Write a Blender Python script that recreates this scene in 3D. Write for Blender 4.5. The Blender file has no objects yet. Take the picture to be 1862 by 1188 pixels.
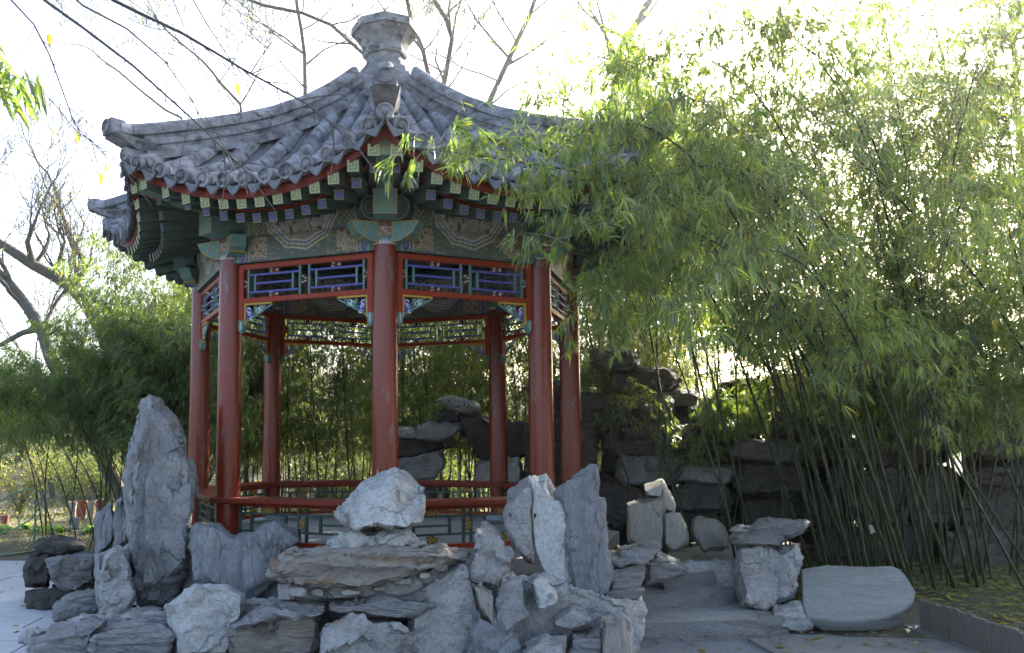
import bpy, bmesh, math, random
import numpy as np
from mathutils import Vector, Matrix, noise

# ---------------------------------------------------------------- camera, sky, sun, exposure
scene = bpy.context.scene
C = scene.collection
rad = math.radians
F_PX, PITCH, PX, PY, EYE = 1495.3, rad(4.69), 700.2, 681.7, 1.65      # fitted to the photo (1862 px wide frame)

cam_d = bpy.data.cameras.new('camera')
cam = bpy.data.objects.new('camera', cam_d); C.objects.link(cam)
cam.location = (0, 0, EYE)
cam.rotation_euler = (rad(90) + PITCH, 0, 0)
cam_d.sensor_width = 36.0
cam_d.lens = F_PX / 1862 * 36
cam_d.shift_x = (931 - PX) / 1862
cam_d.shift_y = (PY - 594) / 1862
cam_d.clip_end = 2000
cam_d.clip_start = 0.05
scene.camera = cam

SUN_DIR = Vector((0.555, 0.725, 0.44)).normalized()
SUN_EL = math.asin(SUN_DIR.z); SUN_AZ = math.atan2(SUN_DIR.x, SUN_DIR.y)
world = bpy.data.worlds.new("World"); scene.world = world; world.use_nodes = True
wn = world.node_tree; wn.nodes.clear()
w_out = wn.nodes.new('ShaderNodeOutputWorld'); w_bg = wn.nodes.new('ShaderNodeBackground')
sky = wn.nodes.new('ShaderNodeTexSky'); sky.sky_type = 'NISHITA'; sky.sun_disc = False
sky.sun_elevation = SUN_EL; sky.sun_rotation = SUN_AZ
sky.air_density = 0.8; sky.dust_density = 4.0; sky.ozone_density = 0.6
w_bg.inputs['Strength'].default_value = 0.15
wn.links.new(sky.outputs[0], w_bg.inputs['Color']); wn.links.new(w_bg.outputs[0], w_out.inputs[0])

sun_d = bpy.data.lights.new('sun', 'SUN'); sun_d.energy = 5.0; sun_d.angle = rad(0.5); sun_d.color = (1, 0.93, 0.82)
sun = bpy.data.objects.new('sun', sun_d); C.objects.link(sun)
sun.rotation_euler = SUN_DIR.to_track_quat('Z', 'Y').to_euler()
sun.location = (12, 18, 14)

scene.view_settings.view_transform = 'Standard'; scene.view_settings.look = 'None'
scene.view_settings.gamma = 1.0; scene.view_settings.use_curve_mapping = False
scene.view_settings.exposure = 2.38
scene.render.engine = 'CYCLES'
cy = scene.cycles
cy.max_bounces = 6; cy.diffuse_bounces = 3; cy.glossy_bounces = 2; cy.transmission_bounces = 4; cy.transparent_max_bounces = 8
cy.use_denoising = True
cy.sample_clamp_indirect = 6.0

# ---------------------------------------------------------------- helpers
def ray(px, py):
    u = (px - PX) / F_PX; v = (PY - py) / F_PX
    return np.array([u, math.cos(PITCH) - v * math.sin(PITCH), math.sin(PITCH) + v * math.cos(PITCH)])
def at(px, py, Y):
    """photo position + distance -> place in the world"""
    r = ray(px, py); t = Y / r[1]
    return np.array([r[0] * t, Y, EYE + r[2] * t])
def on_z(px, py, z):
    r = ray(px, py); t = (z - EYE) / r[2]
    return np.array([r[0] * t, r[1] * t, z])

def props(o, label=None, cat=None, group=None, kind=None):
    if label: o['label'] = label
    if cat: o['category'] = cat
    if group: o['group'] = group
    if kind: o['kind'] = kind
    return o
def empty(name, loc, label, cat, group=None, rz=0):
    o = bpy.data.objects.new(name, None); C.objects.link(o)
    o.location = loc; o.rotation_euler = (0, 0, rz); o.empty_display_size = .2
    return props(o, label, cat, group)
def link(name, me, parent=None, loc=None, rz=None, **k):
    o = bpy.data.objects.new(name, me); C.objects.link(o)
    if parent is not None: o.parent = parent
    if loc is not None: o.location = loc
    if rz is not None: o.rotation_euler = (0, 0, rz)
    return props(o, **k)
def copy_tree(o, parent=None, **k):
    c = o.copy(); C.objects.link(c)
    if parent is not None: c.parent = parent
    for ch in o.children: copy_tree(ch, c)
    return props(c, **k)

class MB:
    def __init__(s): s.v = []; s.f = []; s.m = []
    def add(s, vs, fs, m=0):
        o = len(s.v); s.v.extend([tuple(map(float, p)) for p in vs])
        s.f.extend([tuple(i + o for i in f) for f in fs])
        s.m.extend(m if isinstance(m, list) else [m] * len(fs)); return s
    def box(s, c, size, m=0, rot=None):
        x, y, z = [d / 2 for d in size]
        vs = [Vector(p) for p in ((-x,-y,-z),(x,-y,-z),(x,y,-z),(-x,y,-z),(-x,-y,z),(x,-y,z),(x,y,z),(-x,y,z))]
        if rot is not None: vs = [rot @ p for p in vs]
        vs = [p + Vector(c) for p in vs]
        return s.add(vs, [(0,3,2,1),(4,5,6,7),(0,1,5,4),(1,2,6,5),(2,3,7,6),(3,0,4,7)], m)
    def bar(s, a, b, w, h, m=0, up=(0,0,1), m_end=None):
        """box from a to b, w wide, h high"""
        a = Vector(a); b = Vector(b); d = (b - a).normalized()
        sd = d.cross(Vector(up)).normalized(); u = sd.cross(d).normalized()
        vs = []
        for p in (a, b):
            for i, j in ((-1,-1),(1,-1),(1,1),(-1,1)): vs.append(p + sd * i * w / 2 + u * j * h / 2)
        me = m if m_end is None else m_end
        return s.add(vs, [(0,1,2,3),(7,6,5,4),(0,4,5,1),(1,5,6,2),(2,6,7,3),(3,7,4,0)], [me, me, m, m, m, m])
    def tube(s, pts, rr, n=8, m=0, cap=True):
        pts = [Vector(p) for p in pts]
        if not hasattr(rr, '__len__'): rr = [rr] * len(pts)
        vs = []; ref = None
        for i, p in enumerate(pts):
            d = (pts[min(i+1, len(pts)-1)] - pts[max(i-1, 0)]).normalized()
            if ref is None: ref = Vector((0,0,1)) if abs(d.z) < .9 else Vector((1,0,0))
            a = d.cross(ref).normalized(); b = d.cross(a).normalized(); ref = -(b.cross(d)).cross(d) if False else ref
            for k in range(n):
                t = 2 * math.pi * k / n; vs.append(p + (a * math.cos(t) + b * math.sin(t)) * rr[i])
        fs = [(i*n+k, i*n+(k+1)%n, (i+1)*n+(k+1)%n, (i+1)*n+k) for i in range(len(pts)-1) for k in range(n)]
        if cap: fs += [tuple(range(n-1, -1, -1)), tuple((len(pts)-1)*n + k for k in range(n))]
        return s.add(vs, fs, m)
    def lathe(s, prof, n=24, m=0, phase=0, c=(0,0,0), ms=None, cap=True):
        vs = []
        for r, z in prof:
            for k in range(n):
                t = 2*math.pi*k/n + phase; vs.append((c[0]+r*math.cos(t), c[1]+r*math.sin(t), c[2]+z))
        fs = []; mm = []
        for i in range(len(prof)-1):
            for k in range(n):
                fs.append((i*n+k, i*n+(k+1)%n, (i+1)*n+(k+1)%n, (i+1)*n+k)); mm.append(ms[i] if ms else m)
        if cap:
            fs += [tuple(range(n-1,-1,-1)), tuple((len(prof)-1)*n+k for k in range(n))]; mm += [ms[0] if ms else m, ms[-1] if ms else m]
        return s.add(vs, fs, mm)
    def prism(s, poly, t, m=0, axis='x', off=0, inset=None, m_border=None, m_face=None):
        """poly in (a, z); extruded along axis by t, centred on off; optional painted border ring on both faces"""
        def P(a, z, d): return (d, a, z) if axis == 'x' else (a, d, z)
        n = len(poly); cx = sum(p[0] for p in poly)/n; cz = sum(p[1] for p in poly)/n
        vs = [P(a, z, off - t/2) for a, z in poly] + [P(a, z, off + t/2) for a, z in poly]
        fs = [(k, (k+1)%n, n+(k+1)%n, n+k) for k in range(n)]; mm = [m]*n
        if inset:
            ip = [(cx+(a-cx)*(1-inset), cz+(z-cz)*(1-inset)) for a, z in poly]
            vs += [P(a, z, off - t/2) for a, z in ip] + [P(a, z, off + t/2) for a, z in ip]
            fs += [(k, 2*n+k, 2*n+(k+1)%n, (k+1)%n) for k in range(n)] + [(n+k, n+(k+1)%n, 3*n+(k+1)%n, 3*n+k) for k in range(n)]; mm += [m_border]*(2*n)
            fs += [tuple(2*n+k for k in range(n-1,-1,-1)), tuple(3*n+k for k in range(n))]; mm += [m_face]*2
        else:
            fs += [tuple(range(n-1,-1,-1)), tuple(n+k for k in range(n))]; mm += [m if m_face is None else m_face]*2
        return s.add(vs, fs, mm)
    def mesh(s, name, mats, smooth=None, col=None):
        me = bpy.data.meshes.new(name)
        me.from_pydata(s.v, [], s.f)
        for m in (mats if isinstance(mats, (list, tuple)) else [mats]): me.materials.append(m)
        if any(s.m): me.polygons.foreach_set('material_index', s.m)
        if smooth is not None:
            me.polygons.foreach_set('use_smooth', [True]*len(me.polygons))
            me.set_sharp_from_angle(angle=rad(smooth))
        if col is not None:
            a = me.color_attributes.new('Col', 'FLOAT_COLOR', 'POINT')
            a.data.foreach_set('color', np.asarray(col, dtype=np.float32).ravel())
        me.update(); return me
    def fix(s, name, mats, smooth=None):
        me = s.mesh(name, mats)
        bm = bmesh.new(); bm.from_mesh(me); bmesh.ops.recalc_face_normals(bm, faces=bm.faces); bm.to_mesh(me); bm.free()
        if smooth is not None:
            me.polygons.foreach_set('use_smooth', [True]*len(me.polygons)); me.set_sharp_from_angle(angle=rad(smooth))
        return me

# ---------------------------------------------------------------- materials
def mat(name, c1, c2=None, scale=6, rough=.7, bump=0, bscale=40, spec=.3, detail=6, c3=None, s3=2.0, cover3=.55, stretch=None, soft=.25, use_col=None, trans=None, coat=0):
    m = bpy.data.materials.new(name); m.use_nodes = True
    nt = m.node_tree; N = nt.nodes; L = nt.links; N.clear()
    out = N.new('ShaderNodeOutputMaterial'); b = N.new('ShaderNodeBsdfPrincipled')
    b.inputs['Roughness'].default_value = rough; b.inputs['Specular IOR Level'].default_value = spec
    if coat: b.inputs['Coat Weight'].default_value = coat; b.inputs['Coat Roughness'].default_value = .25
    co = N.new('ShaderNodeTexCoord').outputs['Object']
    if stretch:
        mp = N.new('ShaderNodeMapping'); mp.inputs['Scale'].default_value = stretch; L.new(co, mp.inputs[0]); co = mp.outputs[0]
    def nz(sc, det=detail, r=.6):
        n = N.new('ShaderNodeTexNoise'); n.inputs['Scale'].default_value = sc; n.inputs['Detail'].default_value = det
        n.inputs['Roughness'].default_value = r; L.new(co, n.inputs['Vector']); return n.outputs['Fac']
    def ramp(f, lo, hi):
        r = N.new('ShaderNodeMapRange'); r.inputs['From Min'].default_value = lo; r.inputs['From Max'].default_value = hi; L.new(f, r.inputs['Value']); return r.outputs['Result']
    def mix(f, a, b2):
        x = N.new('ShaderNodeMix'); x.data_type = 'RGBA'; L.new(f, x.inputs['Factor'])
        for sock, v in ((x.inputs[6], a), (x.inputs[7], b2)):
            if hasattr(v, 'links'): L.new(v, sock)
            else: sock.default_value = (*v, 1)
        return x.outputs[2]
    cur = None
    if use_col:
        a = N.new('ShaderNodeAttribute'); a.attribute_name = use_col; cur = a.outputs['Color']
        if c2 is not None: cur = mix(ramp(nz(scale), .5-soft, .5+soft), cur, mixrgb_mul(N, L, cur, c2))
    elif c2 is not None:
        cur = mix(ramp(nz(scale), .5-soft, .5+soft), c1, c2)
    if c3 is not None:
        cur = mix(ramp(nz(s3), cover3, cover3+.12), cur if cur is not None else c1, c3)
    if cur is not None: L.new(cur, b.inputs['Base Color'])
    else: b.inputs['Base Color'].default_value = (*c1, 1)
    if bump:
        bp = N.new('ShaderNodeBump'); bp.inputs['Strength'].default_value = bump; bp.inputs['Distance'].default_value = .02
        L.new(nz(bscale, 8, .65), bp.inputs['Height']); L.new(bp.outputs[0], b.inputs['Normal'])
    if trans:
        t = N.new('ShaderNodeBsdfTranslucent')
        hs = N.new('ShaderNodeMix'); hs.data_type = 'RGBA'; hs.blend_type = 'MULTIPLY'; hs.inputs['Factor'].default_value = 1
        if cur is not None: L.new(cur, hs.inputs[6])
        else: hs.inputs[6].default_value = (*c1, 1)
        hs.inputs[7].default_value = (*trans[1], 1); L.new(hs.outputs[2], t.inputs['Color'])
        ms = N.new('ShaderNodeMixShader'); ms.inputs[0].default_value = trans[0]
        L.new(b.outputs[0], ms.inputs[1]); L.new(t.outputs[0], ms.inputs[2]); L.new(ms.outputs[0], out.inputs[0])
    else: L.new(b.outputs[0], out.inputs[0])
    return m
def mixrgb_mul(N, L, cur, c2):
    x = N.new('ShaderNodeMix'); x.data_type = 'RGBA'; x.blend_type = 'MULTIPLY'; x.inputs['Factor'].default_value = 1
    L.new(cur, x.inputs[6]); x.inputs[7].default_value = (*c2, 1); return x.outputs[2]

M = {}
M['red'] = mat('red_lacquer', (.175,.022,.008), (.125,.019,.008), 3, .27, .05, 30, .42, c3=(.16,.11,.10), s3=9, cover3=.59, stretch=(1,1,.25))
M['red_rail'] = mat('red_paint', (.27,.030,.007), (.21,.026,.008), 5, .42, .04, 40, .2)
M['red_old'] = mat('dark_red_paint', (.17,.022,.008), (.12,.018,.008), 5, .5, .04, 40, .2)
M['teal'] = mat('teal_paint', (.07,.165,.14), (.13,.22,.185), 14, .5, .05, 40, c3=(.2,.21,.17), s3=16, cover3=.60)
M['teal_dark'] = mat('dark_green_paint', (.028,.065,.052), (.045,.085,.065), 10, .5, .06, 40)
M['blue'] = mat('blue_paint', (.055,.06,.27), (.085,.085,.28), 20, .45)
M['gold'] = mat('ochre_paint', (.27,.17,.045), (.33,.23,.07), 20, .5)
M['yellow'] = mat('yellow_paint', (.48,.27,.03), (.40,.22,.03), 20, .5)
M['cream'] = mat('cream_paint', (.42,.40,.27), (.34,.34,.22), 30, .55)
M['white'] = mat('white_paint', (.62,.62,.60), (.5,.52,.5), 30, .5)
M['olive'] = mat('pale_green_paint', (.14,.17,.085), (.20,.22,.12), 25, .6, .05, 50)
M['rafter'] = mat('rafter_green', (.035,.062,.045), (.055,.085,.06), 12, .6, .08, 40)
M['painted'] = mat('painted_beam', (1,1,1), (.72,.74,.74), 35, .5, .06, 60, .3, use_col='Col', soft=.3)
M['tile'] = mat('grey_tile', (.105,.107,.114), (.33,.335,.35), 6, .75, .35, 60, .25, c3=(.07,.07,.07), s3=11, cover3=.55, soft=.14)
M['tile_dark'] = mat('dark_tile', (.085,.086,.09), (.17,.172,.178), 10, .8, .35, 60, .25, c3=(.06,.06,.06), s3=12, cover3=.56)
M['drip'] = mat('drip_tile', (.095,.097,.102), (.20,.203,.21), 9, .8, .35, 60, .25, c3=(.05,.05,.05), s3=12, cover3=.58)
M['ridge'] = mat('ridge_stone', (.11,.112,.118), (.31,.312,.32), 6, .8, .5, 50, .25, c3=(.07,.07,.068), s3=7, cover3=.54, stretch=(1,1,1.6), soft=.15)
M['putty'] = mat('lime_putty', (.34,.30,.28), (.26,.23,.22), 20, .9)
M['soffit'] = mat('soffit_board', (.075,.05,.04), (.05,.06,.05), 9, .8, .1, 30)
M['floor'] = mat('floor_stone', (.24,.245,.25), (.32,.32,.32), 5, .8, .2, 40)

def rockmat(name, c1, c2, c3, bump=.7, stretch=None, cover3=.55, s3=3.0, scale=5, crack=3.2):
    """stone: two greys, a third patchy colour, fine veins and grain"""
    m = bpy.data.materials.new(name); m.use_nodes = True
    nt = m.node_tree; N = nt.nodes; L = nt.links; N.clear()
    out = N.new('ShaderNodeOutputMaterial'); b = N.new('ShaderNodeBsdfPrincipled'); b.inputs['Roughness'].default_value = .82; b.inputs['Specular IOR Level'].default_value = .25
    co = N.new('ShaderNodeTexCoord').outputs['Object']
    info = N.new('ShaderNodeObjectInfo')
    mp = N.new('ShaderNodeMapping'); mp.inputs['Scale'].default_value = stretch or (1,1,1); L.new(co, mp.inputs[0])
    def nz(sc, det=8, r=.62, v=None):
        n = N.new('ShaderNodeTexNoise'); n.inputs['Scale'].default_value = sc; n.inputs['Detail'].default_value = det; n.inputs['Roughness'].default_value = r
        L.new(v or mp.outputs[0], n.inputs['Vector']); return n.outputs['Fac']
    def mr(f, lo, hi, a=0, c=1):
        r = N.new('ShaderNodeMapRange'); L.new(f, r.inputs['Value'])
        for k, v in zip(('From Min','From Max','To Min','To Max'), (lo,hi,a,c)): r.inputs[k].default_value = v
        return r.outputs['Result']
    def mix(f, a, c, mode='MIX'):
        x = N.new('ShaderNodeMix'); x.data_type = 'RGBA'; x.blend_type = mode
        if hasattr(f, 'links'): L.new(f, x.inputs['Factor'])
        else: x.inputs['Factor'].default_value = f
        for sock, v in ((x.inputs[6], a), (x.inputs[7], c)):
            if hasattr(v, 'links'): L.new(v, sock)
            else: sock.default_value = (*v, 1)
        return x.outputs[2]
    cur = mix(mr(nz(scale), .3, .7), c1, c2)
    cur = mix(mr(nz(s3, 5), cover3, cover3+.15), cur, c3)
    cur = mix(mr(nz(38, 4, .7), .42, .62, 0, .5), cur, tuple(v*.5 for v in c1))
    cur = mix(mr(nz(22, 10, .8, co), .64, .74, 0, .35), cur, (.5,.5,.48))
    dv = N.new('ShaderNodeTexNoise'); dv.inputs['Scale'].default_value = 4; dv.inputs['Detail'].default_value = 6; L.new(mp.outputs[0], dv.inputs['Vector'])
    ad = N.new('ShaderNodeMix'); ad.data_type = 'VECTOR'; ad.inputs['Factor'].default_value = .22; L.new(mp.outputs[0], ad.inputs[4]); L.new(dv.outputs['Color'], ad.inputs[5])
    vo = N.new('ShaderNodeTexVoronoi'); vo.feature = 'DISTANCE_TO_EDGE'; vo.inputs['Scale'].default_value = crack; L.new(ad.outputs[1], vo.inputs['Vector'])
    ck = mr(vo.outputs['Distance'], 0.0, .035); gate = mr(nz(2.3, 3), .42, .55)
    cm = N.new('ShaderNodeMath'); cm.operation = 'MULTIPLY'; iv = N.new('ShaderNodeMath'); iv.operation = 'SUBTRACT'; iv.inputs[0].default_value = 1; L.new(ck, iv.inputs[1]); L.new(iv.outputs[0], cm.inputs[0]); L.new(gate, cm.inputs[1])
    cur = mix(mr(cm.outputs[0], 0, 1, 0, .6), cur, tuple(v*.28 for v in c1))
    var = mr(info.outputs['Random'], 0, 1, .82, 1.12)
    x = N.new('ShaderNodeVectorMath'); x.operation = 'SCALE'; L.new(cur, x.inputs[0]); L.new(var, x.inputs['Scale'])
    L.new(x.outputs[0], b.inputs['Base Color'])
    h = N.new('ShaderNodeMath'); h.operation = 'ADD'; L.new(nz(16, 12, .7), h.inputs[0])
    h2 = N.new('ShaderNodeMath'); h2.operation = 'MULTIPLY'; L.new(nz(70, 6, .7), h2.inputs[0]); h2.inputs[1].default_value = .35; L.new(h2.outputs[0], h.inputs[1])
    h3 = N.new('ShaderNodeMath'); h3.operation = 'MULTIPLY_ADD'; L.new(cm.outputs[0], h3.inputs[0]); h3.inputs[1].default_value = -.5; L.new(h.outputs[0], h3.inputs[2])
    bp = N.new('ShaderNodeBump'); bp.inputs['Strength'].default_value = bump; bp.inputs['Distance'].default_value = .05; L.new(h3.outputs[0], bp.inputs['Height']); L.new(bp.outputs[0], b.inputs['Normal'])
    L.new(b.outputs[0], out.inputs[0]); return m
R = {
 'grey': rockmat('grey_stone', (.29,.282,.27), (.42,.41,.39), (.37,.285,.185), stretch=(1,1,1.4), cover3=.545),
 'tall': rockmat('tall_stone', (.27,.268,.262), (.40,.392,.378), (.42,.35,.23), .9, cover3=.585, s3=2.6),
 'pale': rockmat('pale_stone', (.38,.375,.36), (.52,.51,.48), (.43,.345,.225), .5, cover3=.55, s3=3),
 'slate': rockmat('blue_slate', (.195,.20,.205), (.29,.292,.292), (.28,.27,.25), .5, stretch=(2.2,2.2,.5), cover3=.62),
 'strata': rockmat('layered_slate', (.24,.236,.23), (.38,.372,.36), (.33,.245,.15), .9, stretch=(.6,.6,4), cover3=.555),
 'brown': rockmat('brown_slab', (.27,.225,.18), (.38,.35,.315), (.30,.175,.08), .9, stretch=(.6,.8,3.2), cover3=.54),
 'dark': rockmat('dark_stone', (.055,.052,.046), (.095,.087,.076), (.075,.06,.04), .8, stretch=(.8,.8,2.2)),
 'mortar': rockmat('lime_mortar', (.34,.333,.32), (.45,.44,.415), (.24,.23,.21), .8),
 'tan': rockmat('tan_pillar', (.27,.245,.205), (.35,.33,.29), (.24,.19,.13), .55, stretch=(2.5,2.5,.5)),
}
# ---------------------------------------------------------------- stones
def fnoise(p, oct=4): return noise.fractal(p, 1.0, 2.1, oct)
def build_stone(outline, Y, T=.4, top=0, kind='boulder', seed=0, bulge=None, rough=1.0, detail=1.0, back_up=0.0):
    """A closed stone: its traced face stands at distance Y, its top and flanks run back by the depth T.
    Returns world-space vertices and faces."""
    rng = random.Random(seed * 7919 + 13)
    n = len(outline)
    area = sum(outline[i][0]*outline[(i+1)%n][1] - outline[(i+1)%n][0]*outline[i][1] for i in range(n)) / 2
    if area < 0: outline = outline[::-1]          # clockwise on screen (y down) -> consistent
    cx = sum(p[0] for p in outline)/n; cyy = sum(p[1] for p in outline)/n
    w = max(p[0] for p in outline) - min(p[0] for p in outline)
    h = max(p[1] for p in outline) - min(p[1] for p in outline)
    m_px = Y / F_PX
    if bulge is None: bulge = .22 * min(T, min(w, h) * m_px)
    r0, r1, r2 = [], [], []
    for i, (x, y) in enumerate(outline):
        xa, ya = outline[i-1]; xb, yb = outline[(i+1) % n]
        tx, ty = xb - xa, yb - ya; l = math.hypot(tx, ty) or 1
        nx, ny = ty/l, -tx/l                       # outward normal on screen
        if top and ny < -.45:
            q = at(x + (cx-x)*(.12 if nx > 0 else .03), y + top*(rng.uniform(.6, 1.35) if kind == 'boulder' else 1), Y - bulge*.5); r0.append(q)
            e = on_z(x, y, q[2] + .01) if q[2] < EYE - .1 else None
            Yb = min(max(e[1], Y + .05), Y + T*1.4) if e is not None else Y + .3*T
            r1.append(at(x, y, Yb)); Y2 = max(Yb + .12, Y + T)
        else:
            k = rng.uniform(.08, .24)
            r0.append(at(x + (cx-x)*k, y + (cyy-y)*k, Y - bulge*rng.uniform(.4, 1.2)))
            r1.append(at(x, y, Y + rng.uniform(0, .35)*T)); Y2 = Y + T
        k = rng.uniform(.06, .2)
        r2.append(at(x + (cx-x)*k, y + (cyy-y)*k + 2, Y2*rng.uniform(.995, 1.01)))
    bm = bmesh.new()
    R0 = [bm.verts.new(p) for p in r0]; R1 = [bm.verts.new(p) for p in r1]; R2 = [bm.verts.new(p) for p in r2]
    try: bm.faces.new(R0)
    except Exception: pass
    for i in range(n):
        j = (i+1) % n
        bm.faces.new((R0[j], R0[i], R1[i], R1[j])); bm.faces.new((R1[j], R1[i], R2[i], R2[j]))
    bm.faces.new(R2[::-1])
    bmesh.ops.triangulate(bm, faces=bm.faces[:], quad_method='BEAUTY', ngon_method='BEAUTY')
    size = max(w, h) * m_px
    target = max(.026 * (Y/6), size / (42*detail))
    for _ in range(7):
        es = [e for e in bm.edges if e.calc_length() > target * 1.5]
        if not es or len(bm.verts) > 5200: break
        bmesh.ops.subdivide_edges(bm, edges=es, cuts=1, use_grid_fill=False)
        bmesh.ops.triangulate(bm, faces=[f for f in bm.faces if len(f.verts) > 3])
    for _ in range(1): bmesh.ops.smooth_vert(bm, verts=bm.verts[:], factor=.5, use_axis_x=True, use_axis_y=True, use_axis_z=True)
    bmesh.ops.recalc_face_normals(bm, faces=bm.faces[:])
    bm.normal_update()
    off = Vector((rng.uniform(-50, 50), rng.uniform(-50, 50), rng.uniform(-50, 50)))
    a = min(.5, size) * rough
    tilt = Vector((rng.uniform(-.15, .15), rng.uniform(-.15, .15), 1))
    disp = []
    for v in bm.verts:
        p = v.co
        q = p + off
        d = 0.0
        if kind == 'boulder':
            vd, vp = noise.voronoi(q * (2.6/max(a, .22)) * .5)
            c = vp[0]; rv = noise.random_vector if False else None
            hsh = noise.cell_vector(c * 3.1)
            d += (q * (1.3/max(a, .22)) - c).dot(hsh - Vector((.5,.5,.5))) * .17 * a
            d += fnoise(q * 7, 5) * .05 * a + abs(fnoise(q * 3.1 + Vector((9,0,0)), 3)) * -.13 * a - max(0, .12 - abs(noise.noise(q * 4.3)))* .35 * a
            d += fnoise(q * 24, 3) * .012 * a
        elif kind == 'slab':
            zz = q.dot(tilt)
            s = noise.noise(Vector((q.x*1.5, q.y*1.5, zz * 22/ max(a*2, .5))))
            s2 = noise.noise(Vector((q.x*4, q.y*4, zz * 55)))
            step = math.floor(s * 3.5) / 3.5
            d += step * .085 * a + s2 * .035 * a + fnoise(q * 5, 4) * .06 * a + fnoise(q*22, 3) * .014 * a
        else:                                       # upright cleaved slate: grooves run up the stone
            s = noise.noise(Vector((q.x * 9, q.y * 9, q.z * .9)))
            s2 = noise.noise(Vector((q.x * 26, q.y * 26, q.z * 2.2)))
            d += math.floor(s * 3) / 3 * .075 * a - max(0, .10 - abs(noise.noise(Vector((q.x*5, q.y*5, q.z*.7)))))* .4 * a + s2 * .022 * a + fnoise(q * 4.5, 4) * .06 * a + fnoise(q * 20, 3) * .012 * a
        disp.append(d)
    for v, d in zip(bm.verts, disp): v.co += v.normal * d
    return bm
def stone(name, outline, Y, T, m, label=None, cat=None, parent=None, group=None, smooth=38, **k):
    bm = build_stone(outline, Y, T, **k)
    vs = [v.co for v in bm.verts]
    lo = Vector((min(v.x for v in vs), min(v.y for v in vs), min(v.z for v in vs))); hi = Vector((max(v.x for v in vs), max(v.y for v in vs), max(v.z for v in vs)))
    o0 = Vector(((lo.x+hi.x)/2, (lo.y+hi.y)/2, lo.z))
    for v in bm.verts: v.co -= o0
    me = bpy.data.meshes.new(name); bm.to_mesh(me); bm.free()
    me.materials.append(R[m] if isinstance(m, str) else m)
    me.polygons.foreach_set('use_smooth', [True]*len(me.polygons)); me.set_sharp_from_angle(angle=rad(smooth))
    o = link(name, me, label=label, cat=cat, group=group)
    o.location = o0
    if parent is not None:
        o.parent = parent; o.location = o0 - parent.location
    return o
def rrect(x0, y0, x1, y1, seed=0, n=10, sq=.55):
    """an uneven stone outline filling a rectangle"""
    rng = random.Random(seed + 991); pts = []
    cx, cyy, a, b = (x0+x1)/2, (y0+y1)/2, (x1-x0)/2, (y1-y0)/2
    for i in range(n):
        t = 2*math.pi*(i + rng.uniform(-.25, .25))/n
        c, s = math.cos(t), math.sin(t)
        pts.append((cx + a*math.copysign(abs(c)**sq, c)*rng.uniform(.86, 1.06), cyy + b*math.copysign(abs(s)**sq, s)*rng.uniform(.84, 1.08)))
    return pts
# ---------------------------------------------------------------- the pavilion
PC = (0.0, 9.31, 0.0)
RC = 2.1; AP = RC*math.cos(rad(22.5)); HC = RC*math.sin(rad(22.5)); T22 = math.tan(rad(22.5))
face_rz = [rad(-67.5 + 45*k) for k in range(8)]
corner_rz = [rad(-90 + 45*k) for k in range(8)]
pav = empty('pavilion', PC, 'octagonal open pavilion with red columns and grey tiled roof', 'pavilion')
def on_faces(name, me, parent=pav, only=range(8), **k): return [link(name, me, parent, rz=face_rz[i], **k) for i in only]
def on_corners(name, me, parent=pav, **k): return [link(name, me, parent, rz=corner_rz[i], **k) for i in range(8)]

# platform
mb = MB(); ph = rad(-90)
mb.lathe([(2.56, -.05), (2.56, .52), (2.62, .525), (2.62, .655), (2.58, .66)], 8, 0, ph)
link('platform', mb.fix('platform', [M['floor']]), pav)

# columns (built at their corner, facing outward along +x)
mb = MB(); mb.lathe([(.117, .70), (.117, 1.6), (.113, 2.6), (.108, 3.395)], 28, 0, c=(RC, 0, 0))
column_me = mb.fix('column', [M['red']], 40)
mb = MB(); mb.lathe([(.19, .655), (.19, .68), (.16, .72), (.125, .74)], 24, 0, c=(RC, 0, 0)); base_me = mb.fix('column_base', [M['floor']], 40)
# painted collar at the column head
mb = MB(); n = 48
zs = [3.39, 3.405, 3.42, 3.44, 3.46, 3.48, 3.50, 3.52, 3.535, 3.55, 3.565, 3.58, 3.60]
cols = []; vs = []; fs = []
for i, z in enumerate(zs):
    for k in range(n):
        t = 2*math.pi*k/n; vs.append((RC+.112*math.cos(t), .112*math.sin(t), z))
        if i in (0, 1): c = (.45,.44,.40)
        elif i == 2: c = (.45,.46,.5) if k % 2 else (.08,.09,.22)
        elif i in (3, 4): c = (.10,.17,.13)
        elif i in (5, 6, 7): c = (.28,.08,.05) if (k // 2 + i) % 3 else (.30,.32,.26)
        elif i == 8: c = (.5,.5,.46) if k % 2 else (.12,.1,.1)
        else: c = (.14,.075,.05)
        cols.append((*c, 1))
fs = [(i*n+k, i*n+(k+1)%n, (i+1)*n+(k+1)%n, (i+1)*n+k) for i in range(len(zs)-1) for k in range(n)]
mb.add(vs, fs); collar_me = mb.mesh('collar', [M['painted']], 60, cols)
columns = on_corners('column', column_me)
for c in columns: link('column_base', base_me, c); link('collar', collar_me, c)

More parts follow.
